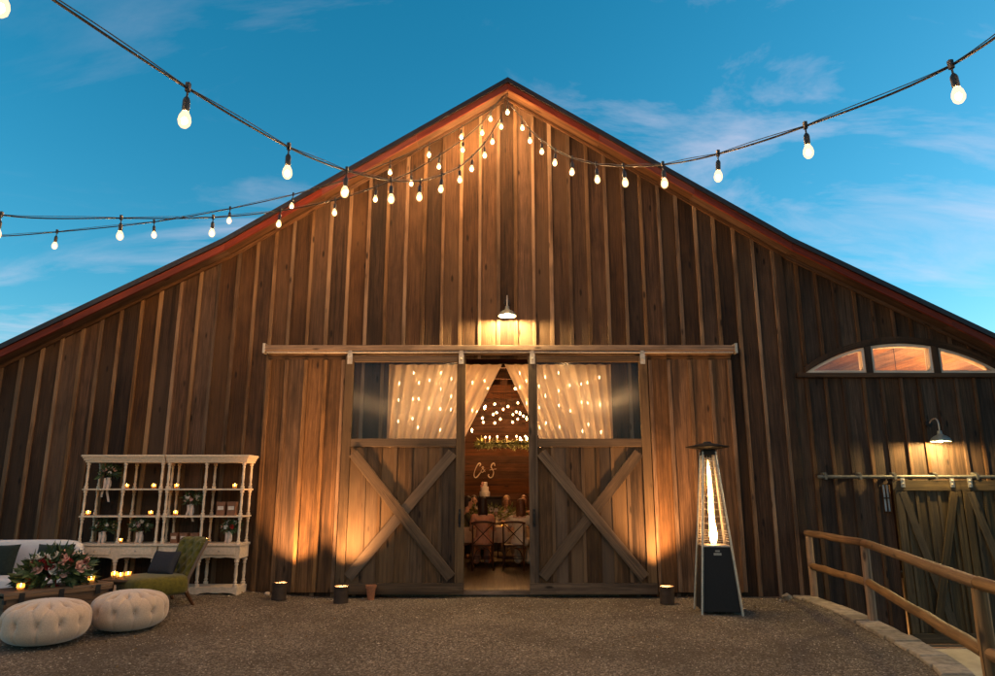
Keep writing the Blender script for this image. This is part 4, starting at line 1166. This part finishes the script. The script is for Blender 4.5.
def crossback(loc, rz, label, first=[None]):
    if first[0]:
        c = copy_tree(first[0]); c.location = loc; c.rotation_euler.z = rz; c['label'] = label; return c
    r = thing('crossback_chair', loc, label, 'chair', rz, 'cross back chairs at the dinner table')    # local +Y is forward, back at -Y
    m_ = MB(); m_.box(-.21,.21,-.19,.21,.445,.47); m_.build('seat', M['chairw'], r, bevel=.01)
    for s_ in (-1, 1):
        m_ = MB(); m_.tube([(s_*.20,-.25,0),(s_*.195,-.19,.25),(s_*.195,-.185,.47),(s_*.20,-.23,.72),(s_*.195,-.265,.88)], .0155, 8); m_.build('leg', M['chairw'], r, smooth=True)
        m_ = MB(); m_.tube([(s_*.20,.19,0),(s_*.185,.18,.445)], [.014,.018], 8); m_.build('leg', M['chairw'], r, smooth=True)
    m_ = MB(); m_.tube(catmull([(-.23,-.265,.875),(-.1,-.285,.90),(.1,-.285,.90),(.23,-.265,.875)], 4), .020, 8); m_.build('top_rail', M['chairw'], r, smooth=True)
    for s_ in (-1, 1):
        m_ = MB(); m_.tube(catmull([(s_*.18,-.27,.86),(0,-.235-.006*s_,.68),(-s_*.18,-.20,.50)], 5), .010, 6); m_.build('cross_brace', M['chairw'], r, smooth=True)
    m_ = MB(); 
    for s_ in (-1, 1): m_.tube(catmull([(s_*.19,-.19,.16),(s_*.12,-.185,.36),(0,-.18,.42)], 4), .009, 6)
    m_.build('under_brace', M['chairw'], r, smooth=True)
    for yy in (-.2, .18): m_ = MB(); m_.tube([(-.19,yy,.22),(.19,yy,.22)], .009, 6); m_.build('stretcher', M['chairw'], r, smooth=True)
    first[0] = r; return r
FL = .1
c1 = at(482.5, 572, 2.75); c2 = at(514, 572, 2.75)
crossback((c1.x, 2.75, FL), .05, 'cross back chair at left under the woman in a peach dress')
crossback((c2.x, 2.75, FL), -.05, 'cross back chair at right under the woman with long auburn hair')
crossback((at(466,510,3.75).x-.04, 3.75, FL), -PI/2, 'cross back chair at the left end of the dinner table')
crossback((at(474,510,5.25).x, 5.35, FL), PI, 'cross back chair on the far side under the man in dark jacket')
crossback((at(506.5,510,5.25).x, 5.35, FL), PI, 'cross back chair on the far side under the fair haired guest')
crossback((at(519,510,5.25).x+.12, 5.40, FL), PI, 'cross back chair on the far side at right')
bt_ = thing('dinner_table', (.05, 4.0, FL), 'long dinner table under a cream cloth inside the barn', 'table')
m_ = MB(); m_.box(-1.0,1.6,-.45,.45,.71,.74); m_.build('tabletop', M['trunkw'], bt_)
for x in (-.9,1.5):
    for y in (-.38,.38): m_ = MB(); m_.box(x-.03,x+.03,y-.03,y+.03,0,.71); m_.build('leg', M['trunkw'], bt_)
m_ = MB(); vs = []; n = 120
per = []
for k in range(n):
    a = 2*PI*k/n; c, s_ = math.cos(a), math.sin(a); q = max(abs(c)/1.31, abs(s_)/.46)
    per.append((c/q*.999, s_/q*.999))
for (dz, o_) in ((.006,.0),(-.02,.012),(-.16,.02),(-.30,.03)):
    for k, (x, y) in enumerate(per):
        w = 1+o_*(1+1.5*math.sin(k*1.3)) if dz < -.1 else 1+o_
        vs.append(Vector((x*w*1.0, y*(1+(w-1)*2.2), dz)))
fs = [(j*n+i, j*n+(i+1)%n, (j+1)*n+(i+1)%n, (j+1)*n+i) for j in range(3) for i in range(n)]; fs.append(tuple(range(n)))
m_.add(vs, fs, None, .5); tc_ = m_.build('tablecloth', M['linen'], smooth='auto'); tc_.location = (.35, 4.0, FL+.74); tag(tc_, 'cream linen cloth draped over the dinner table', 'tablecloth')
random.seed(9)
for i, (x, y, lb) in enumerate(((-.10,3.85,'tall airy centrepiece between the two women'), (.38,4.1,'second centrepiece on the dinner table, right of the tall one'), (-.55,4.1,'centrepiece at the left end of the dinner table'))):
    r = bouquet('centrepiece', (x, y, FL+.747), lb, 'flowers', .24, .15, 160, [('bloom_white', 6, .04), ('bloom_pink', 4, .035)], .27, leafm='leafy'); add_vase(r, .2, .045); tag(r, group='dinner table centrepieces')
for i, (x, lb) in enumerate(((-.28,'left'), (.12,'middle'), (.50,'right'))):
    candle((x, 3.62, FL+.747), f'{lb} votive candle along the near edge of the dinner table', 'votive candles on the dinner table', 1.1)

def organic(name, caps, mat, parent, vox=.011, extra=None, smooth_it=6):
    """one continuous surface from tapered limbs"""
    m_ = MB()
    for c in caps:
        if len(c) == 4:
            a, b, ra, rb = c; a, b = Vector(a), Vector(b)
            m_.tube([a, a.lerp(b, .5), b], [ra, (ra+rb)/2, rb], 12); m_.ball(a, ra, 12); m_.ball(b, rb, 12)
        else: m_.ball(c[0], c[1], 14, c[2])
    o = m_.build(name, mat, parent)
    md = o.modifiers.new('r', 'REMESH'); md.mode = 'VOXEL'; md.voxel_size = vox; md.use_smooth_shade = True
    sm = o.modifiers.new('s', 'SMOOTH'); sm.factor = .5; sm.iterations = smooth_it
    dg = bpy.context.evaluated_depsgraph_get(); dg.update()
    me = bpy.data.meshes.new_from_object(o.evaluated_get(dg)); old = o.data; o.modifiers.clear(); o.data = me; bpy.data.meshes.remove(old)
    me.polygons.foreach_set('use_smooth', [True]*len(me.polygons))
    if not me.materials: me.materials.append(mat)
    return o
def guest(x, y, rz, label, cloth, hairc, long_hair=True, sleeves=False, lean=0.0, turn=0.0, sc=1.0):
    r = thing('person', (x, y, FL), label, 'person', rz, None); r.scale = (sc,)*3
    # faces local +Y, seated: seat 0.46 m
    hd = Vector((turn*.03, .05+lean, 1.235)); caps = []
    T = math.sin(turn); hf = Vector((math.sin(-turn), math.cos(turn), 0)); hs = Vector((math.cos(turn), math.sin(turn), 0))
    caps += [(hd+Vector((0,0,.03)), .095, (.80,.98,1.08)), (hd+hf*.025+Vector((0,0,-.055)), .066, (.85,.95,1.05))]
    caps += [(hd+Vector((0,-.01,-.07)), (0,.0+lean*.6,1.03), .050, .056)]
    caps += [(hd+hf*.095+Vector((0,0,.01)), hd+hf*.112+Vector((0,0,-.02)), .010, .014)]                     # nose
    caps += [(hd+hf*.088+Vector((0,0,-.055)), .020, (1.2,.6,.45))]                                          # mouth
    for s_ in (-1, 1): caps += [(hd+hs*(s_*.078)+Vector((0,0,.0)), .020, (.5,.8,1.4))]                       # ears
    caps += [((0,.0,.50), (0,.01,.72), .135, .112), ((0,.01,.72), (0,lean*.5,.93), .112, .125), ((0,lean*.5,.93), (0,lean*.6,1.02), .10, .06)]
    for s_ in (-1, 1):
        sh = Vector((s_*.165, lean*.5, .985)); el = Vector((s_*.235, .10+lean, .74)); wr = Vector((s_*.13, .33+lean, .80))
        hip = Vector((s_*.085, .0, .52)); kn = Vector((s_*.11, .43, .50)); an = Vector((s_*.11, .40, .09))
        caps += [(Vector((s_*.06,lean*.5,.98)), sh, .065, .055), (sh, el, .048, .038), (el, wr, .037, .026),
                 (hip, kn, .088, .060), (kn, an, .054, .036), (an, an+Vector((0,.15,-.045)), .036, .026)]
        pm = wr+Vector((-s_*.02,.05,0)); caps += [(wr, pm, .024, .028)]
        for k in range(4):
            f0 = pm+Vector(((k-1.5)*.017, .02, 0)); L_ = (.055,.065,.06,.045)[k]
            f1 = f0+Vector((0, L_*.6, -.004)); caps += [(f0, f1, .0095, .009), (f1, f1+Vector((0, L_*.4, -.016)), .009, .008)]
        t0 = pm+Vector((-s_*.026, -.01, 0)); caps += [(t0, t0+Vector((-s_*.022,.035,-.004)), .011, .009)]
    body = organic('body', caps, M['skin'], r, .0085, smooth_it=3)
    cc = [((0,.0,.52), (0,.01,.72), .150, .124), ((0,.01,.72), (0,lean*.5,.91), .124, .136)]
    for s_ in (-1, 1):
        hip = Vector((s_*.085, .0, .52)); kn = Vector((s_*.11, .44, .50)); an = Vector((s_*.11, .41, .14)); sh = Vector((s_*.165, lean*.5, .985)); el = Vector((s_*.235, .10+lean, .74)); wr = Vector((s_*.135, .32+lean, .798))
        cc += [(hip, kn, .105, .078), (kn, an, .072, .060 if sleeves else .085)]
        cc += [(Vector((s_*.07,lean*.5,.955)), sh*1.0-Vector((0,0,.01)), .075, .058)]
        if sleeves: cc += [(sh, el, .060, .049), (el, wr, .047, .037)]
    if not sleeves:
        cc += [((0,lean*.5,.91), (0,lean*.55,.985), .13, .085)]
        for s_ in (-1, 1): sh = Vector((s_*.165, lean*.5, .985)); cc += [(sh, sh.lerp(Vector((s_*.235, .10+lean, .74)), .45), .066, .060)]
    if sleeves: cc += [((0,lean*.5,.93),(0,lean*.55,1.0),.10,.068)]
    organic('dress' if not sleeves else 'suit', cc, cloth, r, .014, smooth_it=4)
    hm = plain('hair_'+hairc, {'dark':(.045,.022,.012),'auburn':(.17,.062,.022),'blonde':(.38,.24,.11)}[hairc], .5, 0, .4, 60, .5)
    hc = [(hd-hf*.018+Vector((0,0,.055)), .098, (.88,1.0,.98)), (hd-hf*.045+Vector((0,0,.0)), .082, (.92,.8,1.2))]
    if long_hair:
        hc += [(hd-hf*.05, hd-hf*.08+Vector((0,0,-.17)), .070, .060)]
        for s_ in (-1, 0, 1): hc += [(hd-hf*.07+hs*(s_*.035)+Vector((0,0,-.12)), hd-hf*(.095-.02*abs(s_))+hs*(s_*.085)+Vector((0,0,-.30+.03*abs(s_))), .050, .026)]
        for s_ in (-1, 1): hc += [(hd+hs*(s_*.066)+Vector((0,0,.03)), hd+hs*(s_*.07)-hf*.04+Vector((0,0,-.18)), .03, .035)]
    organic('hair', hc, hm, r, .011, smooth_it=4)
    for s_ in (-1, 1):
        m_ = MB(); m_.ball(hd+hf*.088+hs*(s_*.032)+Vector((0,0,.022)), .011, 8); m_.build('eye', M['black'], r, smooth=True)
    return r
peach = plain('peach_dress', (.74,.34,.20), .7, 0, .3, 14, .2); cream2 = plain('cream_dress', (.80,.68,.52), .7, 0, .3, 14, .15)
navy = plain('dark_suit', (.03,.028,.03), .8); olive = plain('olive_shirt', (.10,.09,.04), .8); rust = plain('rust_dress', (.26,.09,.05), .7); white2 = plain('white_shirt', (.6,.5,.4), .8)
guest(c1.x, 2.75, .05, 'woman in a peach dress with long dark hair, seated with her back to the door', peach, 'dark')
guest(c2.x+.12, 2.80, -.2, 'woman in a cream dress with long auburn hair, seated at right with back turned', cream2, 'auburn', sc=.97, turn=.35)
guest(at(466,510,3.75).x, 3.75, -PI/2+.3, 'person in olive shirt seated at the left end of the dinner table', olive, 'dark', False, True)
guest(at(474,510,5.25).x, 5.25, PI, 'dark haired man in dark suit seated across the table beside the cake', navy, 'dark', False, True)
guest(at(506.5,510,5.25).x, 5.25, PI+.1, 'fair haired guest in white shirt seated across the table behind the flowers', white2, 'blonde', False, True)
guest(at(519,510,5.25).x+.12, 5.30, PI-.15, 'guest in a rust dress seated across the table at right', rust, 'auburn')

# ------------------------------------------------------------------ string lights over the yard
DROP = .20
def string(name, label, bulbs, ends, r_=.042, two=True):
    """bulbs: (px, py, depth) of each bulb centre; ends: world points before the first and after the last"""
    anc = [pd(*b)+Vector((0,0,DROP)) for b in bulbs]
    A = ([ends[0]] if ends[0] is not None else [])+anc+([ends[1]] if ends[1] is not None else [])
    root = thing('string_light', A[0].to_tuple(), label, 'string lights', 0, 'outdoor bulb strings'); O_ = A[0].copy()
    ex = []
    if ends[1] is not None and (A[-1]-A[-2]).length > 1.4:     # the run carries on over the yard
        n = int((A[-1]-A[-2]).length/.8); a0, a1 = A[-2], A[-1]
        ex = [a0.lerp(a1, k/n)-Vector((0,0,.10*math.sin(PI*k/n))) for k in range(1, n)]
        A = A[:-1]+ex+[a1]
    P = catmull(A, 8); m_ = MB(); m_.tube(P, .0075, 6); m_.build('cable', M['cable'], root, O_, smooth=True)
    sup = [p+Vector((0,0,0.006+.018*abs(math.sin(PI*(i%8)/8)))) for i, p in enumerate(P)]
    m_ = MB(); m_.tube(sup, .0035, 5); m_.build('support_wire', M['iron'], root, O_, smooth=True)
    proto = {}
    for i, a in enumerate(anc+ex):
        L_ = DROP
        m_ = MB(); m_.tube([(0,0,.02),(0,0,-.06)], .006, 6); m_.lathe([(.010,-.055),(.018,-.068),(.021,-.08),(.021,-.13),(.018,-.145),(.001,-.146)][::-1], n=10); m_.box(-.012,.012,-.012,.012,-.02,.035)
        so = m_.build('socket', M['socket'], root, smooth='auto') if 's' not in proto else None
        if so is None:
            so = proto['s'].copy(); COL.objects.link(so)
        proto.setdefault('s', so); so.location = a-O_; so.rotation_euler = (random.uniform(-.07,.07), random.uniform(-.07,.07), 0)
        if 'b' not in proto:
            m_ = MB(); m_.lathe([(.001,-.248),(.018,-.243),(.031,-.227),(.036,-.203),(.031,-.175),(.020,-.152),(.017,-.147)], n=12); b = m_.build('bulb', M['bulb'], so, smooth=True); proto['b'] = b
            m_ = MB(); m_.ball((0,0,-.205), .017, 8, (1,1,1.35)); proto['c'] = m_.build('filament', M['bulb_core'], so, smooth=True)
        else:
            
            for q_ in 'bc': b = proto[q_].copy(); b.parent = so; COL.objects.link(b)
    return root
apex = Vector((AX, -.34, 8.42))
EA = [(508,112,12.0),(521.6,128.4,11.7),(530,140.8,11.2),(541.8,152,10.6),(555.7,162.8,9.9),(572.6,171.9,9.1),(596.7,179.7,8.2),(624,183.3,7.4),(664,184,6.6),(719.7,176,5.75),(808,152,4.85),(956,97,3.9)]
p1, p2 = pd(*EA[-2]), pd(*EA[-1])
endA = Vector((5.2,-14.5,5.4))
string('string_light', 'bulb string running from the gable peak out over the yard to the upper right', EA, (apex, endA))
EB = [(501,126.3,11.8),(492.6,141.4,11.4),(484,155,10.9),(472,168.5,10.3),(459.4,180,9.6),(441.6,189.6,8.8),(420,197,7.9),(390.4,198.7,7.0),(345.7,191.8,6.0),(287,172.5,5.0),(184.5,120,3.9),(0,8,3.0)]
p1, p2 = pd(*EB[-2]), pd(*EB[-1])
string('string_light', 'bulb string running from the gable peak to the upper left corner of the photo', EB, (apex+Vector((-.03,0,-.02)), Vector((-6.2,-14.5,5.4))))
EC = [(490.7,119,12.0),(461.8,137,11.9),(429,155,11.7),(390,172.5,11.5),(346,191,11.2),(292.4,206.5,10.8),(229,221,10.4),(152.6,234.8,10.0),(55,245.6,9.5)]
string('string_light', 'higher of the two far bulb strings sloping off to the left over the roof', EC, (apex+Vector((-.06,0,-.04)), pd(-90, 240, 9.0)+Vector((0,0,.2))))
ED = [(482,133,11.9),(463,150,11.6),(439.5,166.4,11.2),(411,183.6,10.8),(376,199,10.3),(334.6,213,9.8),(279.7,224.6,9.3),(211.7,233,8.3),(119,235.6,7.4),(-2,234.5,6.6)]
p1, p2 = pd(*ED[-2]), pd(*ED[-1])
string('string_light', 'lower of the two far bulb strings crossing the gable to the left edge', ED, (apex+Vector((-.09,0,-.06)), Vector((-10.2,-8.5,5.6))))

def pole(x, y, top, zb, label):
    r_ = thing('light_pole', (x, y, zb), label, 'pole')
    m_ = MB(); m_.tube([(0,0,0),(.02,0,(top-zb)*.5),(0,0,top-zb+.12)], [.075,.065,.055], 12); m_.build('post', M['log'], r_, smooth='auto')
    m_ = MB(); m_.tube([(0,-.07,top-zb-.01),(0,.07,top-zb-.01)], .012, 8); m_.build('hook', M['iron'], r_)
eC = pd(-90, 240, 9.0)+Vector((0,0,.2))
pole(eC.x, eC.y, eC.z, 0, 'slim timber pole by the sofa end holding the higher far bulb string')
pole(-10.2, -8.5, 5.6, 0, 'timber pole at the far left of the yard holding the lower far bulb string')
pole(-6.2, -14.5, 5.4, 0, 'timber pole behind the camera on the left holding the near bulb string')
pole(5.2, -14.5, 5.4, -.72, 'timber pole behind the camera on the right holding the near bulb string')

# ------------------------------------------------------------------ world, sun, camera
w = bpy.data.worlds.new('World'); S.world = w; w.use_nodes = True; t = w.node_tree; t.nodes.clear(); L = t.links.new
sky = t.nodes.new('ShaderNodeTexSky'); sky.sky_type = 'NISHITA'; sky.sun_disc = False
SE, SR = R(7), R(75)
sky.sun_elevation = SE; sky.sun_rotation = SR; sky.altitude = 100; sky.air_density = 1.0; sky.dust_density = .4; sky.ozone_density = 3.0
hs = t.nodes.new('ShaderNodeHueSaturation'); hs.inputs['Saturation'].default_value = 1.26; hs.inputs['Value'].default_value = 1.45; hs.inputs['Hue'].default_value = .478
L(sky.outputs[0], hs.inputs['Color'])
# wisps of cloud on a plane high overhead
tc = t.nodes.new('ShaderNodeTexCoord'); sp3 = t.nodes.new('ShaderNodeSeparateXYZ'); L(tc.outputs['Generated'], sp3.inputs[0])
zz = mathn(t, 'ADD', mathn(t, 'MAXIMUM', sp3.outputs[2], 0.0), .12)
cmb = t.nodes.new('ShaderNodeCombineXYZ'); L(mathn(t, 'DIVIDE', sp3.outputs[0], zz), cmb.inputs[0]); L(mathn(t, 'DIVIDE', sp3.outputs[1], zz), cmb.inputs[1])
mp = t.nodes.new('ShaderNodeMapping'); mp.inputs['Scale'].default_value = (.9, 1.7, 1); mp.inputs['Rotation'].default_value = (0,0,R(25)); mp.inputs['Location'].default_value = (12.5, 9.2, 0); L(cmb.outputs[0], mp.inputs['Vector'])
n1 = N(t, 'ShaderNodeTexNoise', Scale=1.3, Detail=9.0, Roughness=.62, Distortion=.9); L(mp.outputs[0], n1.inputs['Vector'])
n2 = N(t, 'ShaderNodeTexNoise', Scale=.45, Detail=3.0, Roughness=.5); L(mp.outputs[0], n2.inputs['Vector'])
cf = mathn(t, 'MULTIPLY', ramp(t, n1.outputs['Fac'], [(.49, 0.0), (.78, 1.0)]), ramp(t, n2.outputs['Fac'], [(.42, 0.12), (.60, 1.0)]))
colc = mixc(t, mathn(t, 'MULTIPLY', cf, .5), hs.outputs[0], (5.0,4.3,5.0))
bg = t.nodes.new('ShaderNodeBackground'); bg.inputs['Strength'].default_value = .15; L(colc, bg.inputs[0])
wo = t.nodes.new('ShaderNodeOutputWorld'); L(bg.outputs[0], wo.inputs[0])
sl = bpy.data.lights.new('sun', 'SUN'); sl.energy = .03; sl.angle = R(10); sl.color = (1,.8,.65)
so = bpy.data.objects.new('sun', sl); COL.objects.link(so)
dsun = Vector((math.sin(SR)*math.cos(SE), math.cos(SR)*math.cos(SE), math.sin(SE)))
so.rotation_euler = (-dsun).to_track_quat('-Z', 'Y').to_euler(); so.location = (0,-20,20)

cam = bpy.data.cameras.new('camera'); co = bpy.data.objects.new('camera', cam); COL.objects.link(co)
cam.sensor_width = 36; cam.lens = F/995*36; cam.clip_end = 2000; cam.clip_start = .05
co.location = (0, CAMY, CAMH); co.rotation_euler = (PI/2+TH, 0, 0); S.camera = co
S.view_settings.view_transform = 'Standard'; S.view_settings.look = 'None'; S.view_settings.exposure = .38; S.view_settings.gamma = 1; S.view_settings.use_curve_mapping = False
S.cycles.use_denoising = True; S.cycles.max_bounces = 8; S.cycles.transparent_max_bounces = 12; S.cycles.sample_clamp_indirect = 4; S.cycles.use_light_tree = True
S.cycles.caustics_reflective = False; S.cycles.caustics_refractive = False
